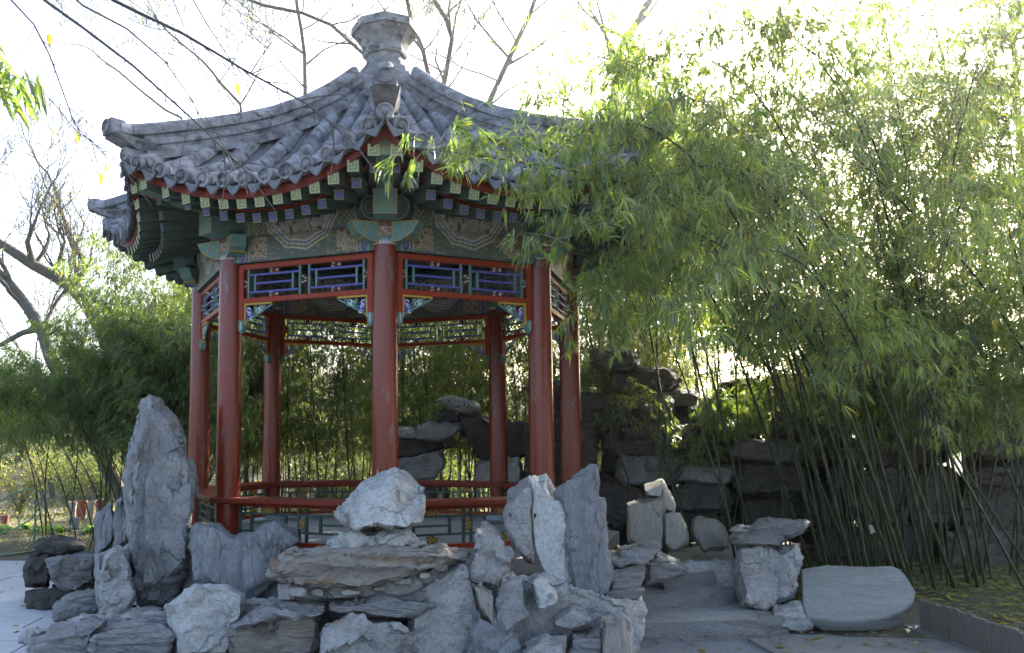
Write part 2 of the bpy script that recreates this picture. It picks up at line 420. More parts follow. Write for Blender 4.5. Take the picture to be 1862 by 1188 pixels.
# painted beams
def beam_colour(y, z):
    z0, z1 = 3.345, 3.87
    ay = abs(y)
    nz = noise.fractal(Vector((y*9, z*9, 3.3)), 1, 2.1, 4); n2 = noise.fractal(Vector((y*24, z*24, 7.1)), 1, 2.1, 4)
    r = math.hypot(y/.43, (3.90 - z)/.50); an = math.atan2(3.90 - z, y)
    r *= 1 + .045*abs(math.sin(an*6.5))
    if r < .80:
        base = np.array((.30,.28,.23)) if z > 3.585 else np.array((.27,.25,.19))
        base = base*(1 + .35*nz)
        if n2 + .5*nz > .22: base = np.array((.055,.06,.045))
        if z > 3.70 and nz < -.1: base = np.array((.36,.345,.30))
        return base
    if r < .83: return np.array((.46,.45,.40))
    if r < .875: return np.array((.13,.145,.20))
    if r < .905: return np.array((.42,.40,.33))
    if r < .95: return np.array((.12,.14,.08))
    if r < .985: return np.array((.40,.37,.27))
    if .585 < ay < .60: return np.array((.45,.46,.46)) if int(z*70) % 2 else np.array((.06,.08,.10))
    if .60 <= ay < .665:
        k = (int(z*42) + int(ay*70)) % 3
        return np.array((.05,.055,.17)) if k else np.array((.22,.20,.13))
    if .665 <= ay < .68: return np.array((.26,.31,.22))
    if ay >= .68: return np.array((.045,.10,.085)) if int(z*30) % 3 else np.array((.16,.20,.13))
    if z < 3.575 and .36 < ay < .545 and z > 3.37:
        return np.array((.30,.24,.16))*(1+.4*n2) if abs(n2) < .3 else np.array((.09,.07,.05))
    if .555 < ay < .565: return np.array((.34,.33,.22))
    if z > 3.6 and ay > .40:
        hx = math.sin(ay*130)*math.sin(z*112)
        return np.array((.07,.09,.065)) if hx > -.15 else np.array((.22,.21,.13))
    return np.array((.085,.11,.08)) if n2 < .16 else (np.array((.09,.09,.17)) if nz > 0 else np.array((.20,.16,.10)))
def painted_beam(name, z0, z1, thick, bulge, ny, nz):
    mb = MB(); cols = []
    L = .80
    for side in (1, -1):
        vs = []
        for j in range(nz+1):
            z = z0 + (z1-z0)*j/nz
            bx = bulge*math.sqrt(max(0, 1-((z-(z0+z1)/2)/((z1-z0)/2))**2))
            for i in range(ny+1):
                y = -L + 2*L*i/ny
                vs.append((AP + side*(thick/2 + bx), y, z)); cols.append((*beam_colour(y, z), 1))
        q = [(j*(ny+1)+i, j*(ny+1)+i+1, (j+1)*(ny+1)+i+1, (j+1)*(ny+1)+i) for j in range(nz) for i in range(ny)]
        if side < 0: q = [f[::-1] for f in q]
        mb.add(vs, q)
    a = thick/2
    mb.add([(AP-a,-L,z0),(AP+a,-L,z0),(AP+a,L,z0),(AP-a,L,z0)], [(0,3,2,1)]); mb.add([(AP-a,-L,z1),(AP+a,-L,z1),(AP+a,L,z1),(AP-a,L,z1)], [(0,1,2,3)])
    cols += [(.05,.10,.085,1)]*8
    return mb.mesh(name, [M['painted']], 50, cols)
on_faces('lower_beam', painted_beam('lower_beam', 3.345, 3.578, .15, .0, 140, 26))
on_faces('upper_beam', painted_beam('upper_beam', 3.584, 3.87, .13, .035, 140, 30))
# purlin above the painted beams
mb = MB(); mb.tube([(AP, -.86, 3.93), (AP, .86, 3.93)], .075, 14); on_faces('purlin', mb.mesh('purlin', [M['teal_dark']], 60))

# crossing beam ends beside each column head, with ochre borders
for s in (-1, 1):
    mb = MB()
    o = HC
    poly = [(s*(o+.09), 3.40), (s*(o+.17), 3.41), (s*(o+.29), 3.475), (s*(o+.35), 3.575), (s*(o+.09), 3.592)]
    if s < 0: poly = poly[::-1]
    mb.prism(poly, .145, 0, 'x', AP, .10, 1, 0)
    yy = o + .215
    mb.box((AP, s*yy, 3.50), (.151, .012, .15), 1, Matrix.Rotation(s*.35, 3, 'X'))
    on_faces('beam_end', mb.fix('beam_end', [M['teal'], M['gold']]))
    mb = MB()
    arc = [(s*(o+.05), 3.60)] + [(s*(o+.16+.10*math.sin(t)), 3.71-.11*math.cos(t)) for t in np.linspace(0, math.pi, 9)] + [(s*(o+.05), 3.82)]
    if s < 0: arc = arc[::-1]
    mb.prism(arc, .13, 0, 'x', AP, .12, 1, 2)
    for r_ in (.025, .055):
        pts = [(AP+d, s*(o+.165)+r_*math.cos(t), 3.71+r_*math.sin(t)) for d in (.068,) for t in np.linspace(0, 5.2, 12)]
        mb.tube(pts, .006, 5, 1)
    on_faces('scroll_end', mb.fix('scroll_end', [M['teal_dark'], M['olive'], M['teal_dark']], 50))
# square head of the diagonal beam over each column
mb = MB(); mb.prism([(-.105, 3.604), (.105, 3.604), (.105, 3.825), (-.105, 3.825)], .34, 0, 'x', RC+.13, .07, 1, 0)
mb.box((RC+.301, 0, 3.665), (.004, .19, .008), 1); mb.box((RC+.301, 0, 3.69), (.004, .19, .004), 1)
on_corners('beam_head', mb.fix('beam_head', [M['teal'], M['gold']]))

# ---- roof surface
_rho = np.array([.28, .40, .71, 1.05, 1.45, 1.82, 2.25, 2.80, 3.05]); _zm = np.array([5.66, 5.51, 5.17, 4.81, 4.45, 4.20, 3.995, 3.835, 3.79]); _up = np.array([.04, .06, .12, .22, .33, .39, .405, .345, .315])
def rho_eave(s): return 2.80 + .156*abs(s)**2.4
def zroof(rho, s): return float(np.interp(rho, _rho, _zm) + np.interp(rho, _rho, _up)*abs(s)**2.4)
def S(rho, t):
    s = t/(rho*T22) if rho > .05 else 0
    return Vector((rho, t, zroof(rho, max(-1.05, min(1.05, s)))))
def eave_pt(s, back=0, dz=0):
    r = rho_eave(s) - back; p = S(r, s*r*T22); p.z += dz; return p
NS, NU = 26, 22
vs = []
for j in range(NU+1):
    for i in range(NS+1):
        s = -1 + 2*i/NS; r = .28 + (rho_eave(s)-.28)*j/NU; vs.append(S(r, s*r*T22))
q = [(j*(NS+1)+i, (j+1)*(NS+1)+i, (j+1)*(NS+1)+i+1, j*(NS+1)+i+1) for j in range(NU) for i in range(NS)]
mb = MB(); mb.add(vs, q); roof_me = mb.mesh('roof_slope', [M['tile_dark']], 60)
slopes = on_faces('roof_slope', roof_me)
# boarding under the tiles
mb = MB(); mb.add([v - Vector((0,0,.075)) for v in vs], [f[::-1] for f in q]); on_faces('roof_boarding', mb.mesh('roof_boarding', [M['soffit']], 60))
# putty and red board along the eave
def eave_strip(z_hi, z_lo, out, thick, m):
    mb = MB(); vv = []
    for i in range(NS*2+1):
        s = -1 + i/NS; p = eave_pt(s)
        for dx, dz in ((out, z_hi), (out, z_lo), (out-thick, z_lo), (out-thick, z_hi)): vv.append((p.x+dx, p.y*(p.x+dx)/p.x, p.z+dz))
    n_ = NS*2
    ff = [(4*i+k, 4*i+(k+1)%4, 4*(i+1)+(k+1)%4, 4*(i+1)+k) for i in range(n_) for k in range(4)]
    mb.add(vv, ff); return mb.fix('eave_board', [m])
on_faces('eave_putty', eave_strip(.02, -.045, -.03, .03, M['putty']))
on_faces('eave_board', eave_strip(-.048, -.135, -.022, .035, M['red_old']))

# tiles: rows of half-round tiles running down each slope, single tiles on the two slopes that face the camera
NR = 12; spacing = 2*1.20/NR
row_t = [(-1.20 + spacing*(i+.5)) for i in range(NR)]
def tile_mesh(a, b, t, r, flare):
    """one half-round tile along the slope between rho a (top) and b (bottom)"""
    mb = MB(); n = 7; rings = []
    for rho, rr in ((a, r*.965), (a+(b-a)*.5, r*.98), (b, r+flare)):
        p = S(rho, t); p2 = S(rho+.02, t); d = (p2-p).normalized(); up = d.cross(Vector((0,1,0))); up = -up if up.z < 0 else up; up.normalize()
        rings.append([p + Vector((0,1,0))*rr*math.cos(th) + up*(rr*math.sin(th)*1.12 - .012) for th in np.linspace(-.15, math.pi+.15, n)])
    vs = [v for rg in rings for v in rg]
    fs = [(i*n+k, i*n+k+1, (i+1)*n+k+1, (i+1)*n+k) for i in range(2) for k in range(n-1)] + [tuple(2*n+k for k in range(n)), tuple(range(n-1,-1,-1))]
    mb.add(vs, fs); return mb
def eave_disc(mb, t, m=0):
    s_ = t/(2.83*T22); rho = rho_eave(s_) + .0
    p = S(rho, t); p2 = S(rho+.02, t); d = (p2-p).normalized(); d = (d + Vector((.5,0,0))).normalized()
    up = d.cross(Vector((0,1,0))); up = -up if up.z < 0 else up
    c = p + up*.020 + d*.034; Y = Vector((0,1,0)); n = 16
    prof = [(.070, -.05), (.070, .012), (.067, .020), (.052, .021), (.047, .003), (.026, .003), (.021, .015), (.0, .016)]
    vs = [c + d*h + (Y*math.cos(2*math.pi*k/n) + up*math.sin(2*math.pi*k/n))*r for r, h in prof for k in range(n)]
    fs = [(i*n+k, i*n+(k+1)%n, (i+1)*n+(k+1)%n, (i+1)*n+k) for i in range(len(prof)-1) for k in range(n)]
    mb.add(vs, fs, m)
def drip_tile(t, w):
    """crescent lip with a pointed foot hanging between two rows"""
    s_ = max(-1, min(1, t/(2.83*T22))); rho = rho_eave(s_) + .012
    p = S(rho, t); mb = MB(); n = 9; top = []; bot = []
    for k in range(n):
        a = -1 + 2*k/(n-1)
        top.append((a*w, -.050*(1-a*a) + .012 )); bot.append((a*w*1.0, -.052*(1-a*a) - .072*(1-abs(a)**1.15) + .002))
    sl = math.atan2(S(rho+.05, t*1.0).z - p.z, .05)
    zt = [S(rho, t + a_*1.0).z - p.z for a_, _ in top]
    vs = []
    for dx in (.022, 0):
        vs += [(p.x + dx - (0.02 if False else 0), t + y, p.z + z + zt[k]) for k, (y, z) in enumerate(top)]
        vs += [(p.x + dx + .02, t + y, p.z + z + zt[k]) for k, (y, z) in enumerate(bot)]
    N_ = n
    fs = [(k, k+1, N_+k+1, N_+k) for k in range(n-1)] + [(2*N_+k, 3*N_+k, 3*N_+k+1, 2*N_+k+1) for k in range(n-1)]
    fs += [(k, 2*N_+k, 2*N_+k+1, k+1) for k in range(n-1)] + [(N_+k, N_+k+1, 3*N_+k+1, 3*N_+k) for k in range(n-1)]
    # pan tile running up from the lip
    base = len(vs)
    for rho2 in (rho, rho-.25):
        for k, (y, z) in enumerate(top): 
            q_ = S(rho2, t+y); vs.append((q_.x + (.022 if rho2 == rho else 0), t+y, q_.z + z*.7 + .004))
    fs += [(base+k, base+N_+k, base+N_+k+1, base+k+1) for k in range(n-1)]
    mb.add(vs, fs); return mb
mb_rows = MB()
rng = random.Random(5)
for i, t in enumerate(row_t):
    a0 = max(.36, abs(t)/T22 + .015); b0 = rho_eave(t/(2.83*T22))
    nseg = max(1, round((b0-a0)/.30)); step = (b0-a0)/nseg
    for k in range(nseg):
        tm = tile_mesh(a0+k*step - .01, a0+(k+1)*step, t + rng.uniform(-.007,.007), .084 + rng.uniform(-.003,.003), .003 if k < nseg-1 else .002)
        if k == nseg-1: eave_disc(tm, t)
        me = tm.fix('roof_tile', [M['tile']], 50)
        for f_ in (7, 0): link('roof_tile', me, slopes[f_])
        mb_rows.add(tm.v, tm.f)
for i in range(NR+1):
    t = -1.20 + spacing*i
    if abs(t) > 1.19: t = math.copysign(1.165, t)
    dm = drip_tile(t, spacing*.46)
    me = dm.fix('drip_tile', [M['drip']], 40)
    for f_ in range(8): link('drip_tile', me, slopes[f_]) if f_ in (7, 0, 6) else None
    mb_rows.add(dm.v, dm.f)
rows_me = mb_rows.fix('tile_rows', [M['tile']], 50)
for f_ in range(1, 7): link('tile_rows', rows_me, slopes[f_], kind='stuff')

# ridges along the eight corners
def zc(r): return zroof(r*math.cos(rad(22.5)), 1)
def ridge_part(prof, r0, r1, n, lift=0, nose=0):
    mb = MB(); k = len(prof); vs = []
    for i in range(n+1):
        r = r0 + (r1-r0)*i/n; z = zc(min(r, 3.2)) + lift + (max(0, r-3.2))*.0
        d = (zc(min(r, 3.2)) - zc(min(r,3.2)-.04))/.04 if r > .5 else -1
        tx, tz = -d/math.hypot(1, d), 1/math.hypot(1, d)
        for w, h in prof: vs.append((r + tx*h*.35, w, z + h*(1 if r > .6 else 1)))
    fs = [(i*k+a, i*k+(a+1)%k, (i+1)*k+(a+1)%k, (i+1)*k+a) for i in range(n) for a in range(k)] + [tuple(range(k)), tuple(n*k+a for a in range(k-1,-1,-1))]
    mb.add(vs, fs); return mb
def sym(h): return [(w, z) for w, z in h] + [(-w, z) for w, z in reversed(h)]
low = sym([(.105,-.04), (.105,.045), (.072,.055), (.072,.085), (.092,.095), (.096,.125), (.090,.145), (.064,.152), (.064,.185)])
topc = sym([(.060,.18), (.090,.192), (.096,.225), (.088,.262), (.060,.292), (.022,.305)])
ridge_me = ridge_part(low, .40, 3.06, 26).fix('ridge', [M['ridge']], 35)
cap_me = ridge_part(topc, .45, 3.18, 26).fix('ridge_cap', [M['ridge']], 45)
mb = ridge_part(topc, 3.17, 3.29, 4)
mb.lathe([(.0,0),(.066,0),(.066,.016),(.050,.018),(.046,.006),(.02,.006),(0,.012)], 18, 0, c=(0,0,0), cap=False)
k0 = len(mb.v) - 7*18
for i in range(k0, len(mb.v)):
    x, y, z = mb.v[i]; mb.v[i] = (3.402 + z, y, zc(3.2) + .238 + x*.92)
mb.prism([(-.08, 0), (.08, 0), (.08, .13), (-.08, .13)], .13, 0, 'x', 3.335)
k1 = len(mb.v) - 8
for i in range(k1, len(mb.v)): x, y, z = mb.v[i]; mb.v[i] = (x, y, z + zc(3.2) + .17)
# flared corbel under the nose
z0 = zc(3.2)
for (ra, rb, wa, wb, za, zb) in ((3.13, 3.37, .07, .115, .075, .168), (3.10, 3.20, .062, .068, .0, .075)):
    mb.add([(ra-.14,-wa,z0+za),(ra,-wa,z0+za),(rb,-wb,z0+zb),(ra-.14,-wb,z0+zb),(ra-.14,wa,z0+za),(ra,wa,z0+za),(rb,wb,z0+zb),(ra-.14,wb,z0+zb)],
           [(0,1,2,3),(7,6,5,4),(1,5,6,2),(0,4,5,1),(3,2,6,7),(4,0,3,7)])
mb.lathe([(.0,0),(.07,0),(.07,.016),(.052,.018),(.046,.006),(.02,.006),(0,.012)], 18, 0, cap=False)
k0 = len(mb.v) - 7*18
for i in range(k0, len(mb.v)): x, y, z = mb.v[i]; mb.v[i] = (3.225 + z, y, z0 + .035 + x*.9)
mb.tube([(2.9,0,z0+.03),(3.225,0,z0+.035)], .068, 14)
nose_me = mb.fix('ridge_end', [M['ridge']], 40)
for i in range(8):
    r_ = link('ridge', ridge_me, pav, rz=corner_rz[i]); link('ridge_cap', cap_me, r_); link('ridge_end', nose_me, r_)

# corner drip lips either side of the ridge foot
for s in (-1, 1):
    mb = MB()
    pts = [(3.16-.25*t, s*(.055+.30*t), z0-.02-.16*t**1.1+.05*math.sin(3.1*t)*-1) for t in np.linspace(0, .62, 7)]
    for a, b in zip(pts[:-1], pts[1:]): mb.bar(a, b, .022, .055)
    on_corners('corner_drip', mb.fix('corner_drip', [M['tile']]))

# finial: eight-sided stone stack
mb = MB()
prof = [(.50,5.50),(.47,5.72),(.40,5.74),(.38,5.86),(.335,5.87),(.325,5.945),(.285,5.95),(.245,5.995),(.25,6.0),(.255,6.03),(.235,6.035),(.225,6.045),(.222,6.125),(.258,6.135),(.272,6.165),(.262,6.2),(.25,6.205),(.30,6.30),(.365,6.395),(.372,6.405),(.398,6.41),(.398,6.495),(.385,6.51),(.10,6.58)]
mb.lathe(prof, 8, 0, rad(-90))
fin = link('finial', mb.fix('finial', [M['ridge']]), pav)
# sunk panels in the finial neck
for k in range(8):
    a = rad(-67.5+45*k); 
    for s in (-1, 1):
        a2 = a
    pm = MB(); pm.box((.222*math.cos(rad(22.5))+.002, 0, 6.085), (.006, .12, .055), 0)
    link('neck_panel', pm.mesh('neck_panel', [M['tile']]), fin, rz=a)

# hip rafters
def strip_rafter(path, w, h, name, mats, m_end=None):
    mb = MB(); vs = []
    for r, z in path: vs += [(r, -w/2, z-h/2), (r, w/2, z-h/2), (r, w/2, z+h/2-.02), (r, 0, z+h/2+.02), (r, -w/2, z+h/2-.02)]
    n = len(path); k = 5
    fs = [(i*k+a, i*k+(a+1)%k, (i+1)*k+(a+1)%k, (i+1)*k+a) for i in range(n-1) for a in range(k)] + [tuple(range(k)), tuple((n-1)*k+a for a in range(k-1,-1,-1))]
    mm = [0]*(len(fs)-1) + [1]
    mb.add(vs, fs, mm)
    for s in (-1, 1):
        for (ra, za), (rb, zb) in zip(path[:-1], path[1:]): mb.bar((ra, s*(w/2-.008), za-h/2-.002), (rb, s*(w/2-.008), zb-h/2-.002), .014, .006, 2)
    return mb.fix(name, mats)
on_corners('hip_rafter', strip_rafter([(.5,5.3),(1.3,4.70),(1.95,4.15),(2.25,3.90),(2.7,3.90),(3.07,3.955)], .145, .15, 'hip_rafter', [M['teal'], M['olive'], M['gold']]))

# rafters: flying rafters with fretted ends above, eave rafters with blue ends below
M['olive_dark'] = mat('olive_paint', (.16,.17,.08), (.20,.21,.10), 25, .6); M['olive_pale'] = mat('pale_olive_paint', (.33,.335,.19), (.28,.29,.16), 25, .6)
FRET = ["1111111","1000001","1011101","1010001","1010111","1010001","1111111"]
def rafter(s, kind):
    w = .096 if kind == 'fly' else .084
    if kind == 'fly':
        p = eave_pt(s, .045); o = Vector((p.x, p.y, p.z - .180)); rin, lift = 2.20, .165
    else:
        p = eave_pt(s, .27); o = Vector((p.x, p.y, p.z - .318)); rin, lift = 1.86, .20
    t_out = o.y
    t_in = math.copysign(.5 + (abs(t_out)-.5)*(rin*T22*.93-.5)/(1.22-.5), t_out) if abs(t_out) > .5 else t_out
    t_in = max(-rin*T22*.95, min(rin*T22*.95, t_in))
    i_ = Vector((rin, t_in, o.z + lift*(1 - .55*abs(s)**2)))
    mb = MB(); mb.bar(i_, o, w, w, 0)
    d = (o-i_).normalized(); sd = d.cross(Vector((0,0,1))).normalized(); up = sd.cross(d).normalized(); c = o + d*.0025
    if kind == 'fly':
        g = 7; vs = []; fs = []; mm = []
        for j in range(g):
            for i in range(g):
                b = len(vs)
                for (a, e) in ((i,j),(i+1,j),(i+1,j+1),(i,j+1)): vs.append(c + sd*(a/g-.5)*w*.96 + up*(e/g-.5)*w*.96)
                fs.append((b,b+1,b+2,b+3)); mm.append(1 if FRET[j][i] == '0' else 2)
        mb.add(vs, fs, mm)
    else:
        for k, (sc, m_) in enumerate(((.96, 2), (.72, 1), (.30, 2), (.14, 1))):
            cc = c + d*.0015*k
            mb.add([cc + sd*a*w*sc/2 + up*e*w*sc/2 for a, e in ((-1,-1),(1,-1),(1,1),(-1,1))], [(0,1,2,3)], m_)
    return mb.fix('rafter', [M['rafter'], M['olive_dark'] if kind == 'fly' else M['blue'], M['olive_pale'] if kind == 'fly' else M['olive']])
for kind, nm in (('fly', 'flying_rafter'), ('eave', 'eave_rafter')):
    for i in range(13):
        s = -.92 + 1.84*i/12
        on_faces(nm, rafter(s, kind))
# green board between the two rafter tiers
mb = MB(); vv = []
for i in range(27):
    s = -1+2*i/26; p = eave_pt(s, .29)
    vv += [(p.x, p.y, p.z-.238), (p.x, p.y, p.z-.258), (p.x-.04, p.y*(p.x-.04)/p.x, p.z-.258), (p.x-.04, p.y*(p.x-.04)/p.x, p.z-.238)]
mb.add(vv, [(4*i+k, 4*i+(k+1)%4, 4*(i+1)+(k+1)%4, 4*(i+1)+k) for i in range(26) for k in range(4)])
on_faces('rafter_batten', mb.fix('rafter_batten', [M['red_old']]))
# blue fan boards over the corners of the beams
for s in (-1, 1):
    mb = MB(); y0 = s*.78
    poly = [(y0, 3.875), (y0 - s*.34, 3.875), (y0 - s*.22, 3.92), (y0, 4.02)]
    if s > 0: poly = poly[::-1]
    mb.prism(poly, .03, 0, 'x', AP+.085); on_faces('fan_board', mb.fix('fan_board', [M['blue']]))

# ---- hanging lattice between the columns
LX = HC - .112
frame = MB()
zt, zb = 3.338, 2.968
frame.box((AP, 0, (zt+3.290)/2), (.055, 2*LX, zt-3.290)); frame.box((AP, 0, (3.012+zb)/2), (.055, 2*LX, 3.012-zb))
for s in (-1, 1): frame.box((AP, s*(LX-.022), (zt+2.80)/2), (.062, .048, zt-2.80))
frame_me = frame.mesh('lattice_frame', [M['red_rail']])
z_lo, z_hi = 3.012, 3.290
def bar_me(name, a, b, w, m):
    mb = MB(); (y0, z0_), (y1, z1_) = a, b
    if abs(y0-y1) < 1e-6: mb.box((AP, y0, (z0_+z1_)/2), (.026, w, abs(z1_-z0_)))
    else: mb.box((AP, (y0+y1)/2, z0_), (.030, abs(y1-y0), w))
    return mb.mesh(name, [m])
H_ = LX - .046
bars = []
zz = lambda f: z_lo + (z_hi-z_lo)*f
for s in (-1, 1):
    e, c_ = s*H_*.93, s*H_*.075
    bars += [('v', e, 0, 1, M['teal']), ('v', c_, 0, 1, M['teal'])]
    bars += [('h', c_, e, .80, M['blue']), ('h', c_, e, .20, M['blue'])]
    a1, a2 = s*H_*.82, s*H_*.19
    bars += [('v', a1, .22, .78, M['teal']), ('v', a2, .22, .78, M['teal']), ('h', a1, a2, .50, M['blue'])]
bar_meshes = []
for b in bars:
    if b[0] == 'v': bar_meshes.append(bar_me('lattice_bar', (b[1], zz(b[2])), (b[1], zz(b[3])), .017, b[4]))
    else: bar_meshes.append(bar_me('lattice_bar', (b[1], zz(b[3])), (b[2], zz(b[3])), .017, b[4]))
def ornament(y, z, w, h, cols_, name):
    """small carved openwork piece: rings and leaf knobs"""
    mb = MB(); mb.prism([(y+w*math.cos(t)*(.9 if abs(math.cos(t))<.4 else 1), z+h*math.sin(t)) for t in np.linspace(0, 2*math.pi, 11)[:-1]], .016, 0, 'x', AP)
    for k in range(7):
        t = 2*math.pi*k/7+.4; 
        mb.lathe([(.0,.0),(min(w,h)*.38,.0),(min(w,h)*.26,.03),(0,.034)], 7, 1+(k % 2), c=(0,0,0), cap=False)
        n_ = 4*7
        for i in range(len(mb.v)-n_, len(mb.v)): x_, y_, z_ = mb.v[i]; mb.v[i] = (AP + z_ -.0, y + w*.68*math.cos(t) + x_, z + h*.66*math.sin(t) + y_)
        mb.lathe([(.0,.0),(min(w,h)*.38,.0),(min(w,h)*.26,.03),(0,.034)], 7, 1+(k % 2), c=(0,0,0), cap=False)
        for i in range(len(mb.v)-n_, len(mb.v)): x_, y_, z_ = mb.v[i]; mb.v[i] = (AP - z_, y + w*.68*math.cos(t) + x_, z + h*.66*math.sin(t) + y_)
    return mb.fix(name, cols_)
orn_m = [M['red_old'], M['white'], M['teal_dark']]
orns = []
for s in (-1, 1):
    mid = s*H_*.5
    orns += [ornament(mid, zz(.91), .062, .024, orn_m, 'carved_flower'), ornament(mid, zz(.09), .062, .024, orn_m, 'carved_flower'), ornament(s*H_*.968, zz(.5), .018, .055, orn_m, 'carved_flower')]
orns.append(ornament(0, zz(.5), .026, .055, orn_m, 'carved_flower'))
pend = []
for s in (-1, 1):
    mb = MB(); mb.box((AP, s*(LX-.022), 2.752), (.060, .050, .095)); mb.box((AP, s*(LX-.022), 2.695), (.044, .036, .02)); mb.box((AP, s*(LX-.022), 2.795), (.066, .056, .012))
    mb.box((AP+.0315, s*(LX-.022), 2.752), (.003, .008, .07), 1); pend.append(mb.mesh('pendant', [M['teal'], M['white']]))
brk = []
for s in (-1, 1):
    mb = MB(); y0 = s*(LX-.048); W_, Hh = .30, .185; zt2 = zb-.002
    mb.box((AP, y0 - s*W_/2, zt2-.009), (.034, W_, .018), 0); mb.box((AP, y0 - s*.009, zt2-.018-Hh/2), (.034, .018, Hh), 0)
    rng = random.Random(8)
    for k in range(26):
        u = rng.random(); v = rng.random()
        if u + v > 1: u, v = 1-u, 1-v
        y = y0 - s*(.025 + u*(W_-.05)); z = zt2 - .028 - v*(Hh-.03)
        rr = rng.uniform(.011, .021)
        m_ = 1 if u < .35 else 2
        if rng.random() < .22: m_ = 3
        pts = [(AP+.004, y+rr*math.cos(t), z+rr*math.sin(t)) for t in np.linspace(0, 5.4, 9)]
        mb.tube(pts, .0072, 5, m_)
    mb.bar((AP, y0 - s*W_, zt2-.022), (AP, y0 - s*.01, zt2-Hh), .014, .014, 2, up=(1,0,0))
    brk.append(mb.mesh('carved_bracket', [M['yellow'], M['blue'], M['teal'], M['white']]))
for i in range(8):
    fr = link('lattice_frame', frame_me, pav, rz=face_rz[i])
    for me in bar_meshes: link('lattice_bar', me, fr)
    for me in orns: link('carved_flower', me, fr)
    for me in pend: link('pendant', me, fr)
    for me in brk: link('carved_bracket', me, pav, rz=face_rz[i])

# ---- bench seats and the balustrade under them (the side by the steps is left open)
mb = MB(); L = HC + .035
prof = [(-.17,1.085),(.17,1.085),(.185,1.10),(.185,1.122),(.172,1.137),(-.17,1.137)]
vs = []
for s in (-1, 1):
    for x, z in prof: vs.append((AP + x, s*(AP+x)*T22*.999, z))
k = len(prof)
mb.add(vs, [(a, (a+1)%k, k+(a+1)%k, k+a) for a in range(k)] + [tuple(range(k)), tuple(k+a for a in range(k-1,-1,-1))])
seat_me = mb.fix('bench_seat', [M['red_old']], 30)
fr = MB(); BX = HC - .118
fr.box((AP, 0, .725), (.05, 2*BX, .04)); fr.box((AP, 0, 1.068), (.06, 2*BX, .03))
bfr_me = fr.mesh('balustrade', [M['red_rail']])
bb = []
z_lo2, z_hi2 = .746, 1.052
def bz(f): return z_lo2 + (z_hi2-z_lo2)*f
for s in (-1, 1):
    for y, f0, f1 in ((.96,0,1), (.055,0,1), (.78,.32,.78), (.26,.30,.78)): bb.append(('v', s*BX*y, f0, f1))
    for y0_, y1_, f in ((.055,.96,.80), (.26,.78,.53), (.055,.96,.28)): bb.append(('h', s*BX*y0_, s*BX*y1_, f))
bb.append(('h', -BX*.055, BX*.055, .80)); bb.append(('h', -BX*.055, BX*.055, .28))
bb_me = []
for b in bb:
    mb = MB()
    if b[0] == 'v': mb.box((AP, b[1], (bz(b[2])+bz(b[3]))/2), (.030, .022, (b[3]-b[2])*(z_hi2-z_lo2)))
    else: mb.box((AP, (b[1]+b[2])/2, bz(b[3])), (.026, abs(b[1]-b[2])-.022, .020))
    bb_me.append(mb.mesh('balustrade_bar', [M['teal_dark']]))
med = []
gold = [M['gold'], M['yellow'], M['gold']]
for s in (-1, 1):
    med += [ornament(s*BX*.52, bz(.90), .075, .032, gold, 'bat_medallion'), ornament(s*BX*.52, bz(.13), .07, .036, gold, 'bat_medallion')]
med.append(ornament(0, bz(.54), .032, .062, gold, 'bat_medallion'))
for i in range(8):
    if i == 1: continue
    link('bench_seat', seat_me, pav, rz=face_rz[i])
    b_ = link('balustrade', bfr_me, pav, rz=face_rz[i])
    for me in bb_me: link('balustrade_bar', me, b_)
    for me in med: link('bat_medallion', me, b_)
# end boards of the benches at the open side
mb = MB(); mb.box((AP, HC-.13, .87), (.34, .03, .43)); link('bench_end', mb.mesh('bench_end', [M['red_old']]), pav, rz=face_rz[0])
mb = MB(); mb.box((AP, -HC+.13, .87), (.34, .03, .43)); link('bench_end', mb.mesh('bench_end', [M['red_old']]), pav, rz=face_rz[2])
# ceiling boards that close the dark roof space
mb = MB(); mb.lathe([(1.85, 4.02), (1.84, 4.04)], 8, 0, rad(-90)); link('ceiling', mb.fix('ceiling', [M['soffit']]), pav)
# ---------------------------------------------------------------- ground, paving, steps
def hill(x, y):
    h = 0.0
    d = max(0, y - 20.0); h += 5.2*(1 - math.exp(-(d/11)**2)) * (1.0 if x < 3 else .8)
    if x > 3.2 and y > 7.3: h += .16*min(1, (x-3.2)/1.2)*min(1, (y-7.3)/1.0)
    return h
M['soil'] = mat('garden_soil', (.075,.07,.045), (.13,.12,.085), 2.5, .95, .6, 40, c3=(.085,.10,.045), s3=.9)
M['paving'] = mat('pale_paving', (.38,.385,.39), (.48,.48,.48), 3, .8, .25, 60)
M['gravel'] = mat('gravel_ground', (.20,.205,.215), (.30,.30,.31), 18, .9, .8, 120)
gx = np.concatenate([np.linspace(-300,-14,14), np.linspace(-13,13,66), np.linspace(14,300,14)]); gy = np.concatenate([np.linspace(-60,1,10), np.linspace(2,40,78), np.linspace(44,600,20)])
mb = MB(); nx_, ny_ = len(gx), len(gy)
mb.add([(x, y, hill(x, y) + (.03*noise.noise(Vector((x*.9, y*.9, 2))) if y > 12 else 0)*1.0 - .0) for y in gy for x in gx], [(j*nx_+i, j*nx_+i+1, (j+1)*nx_+i+1, (j+1)*nx_+i) for j in range(ny_-1) for i in range(nx_-1)])
link('ground', mb.mesh('ground', [M['soil']], 60), kind='structure')
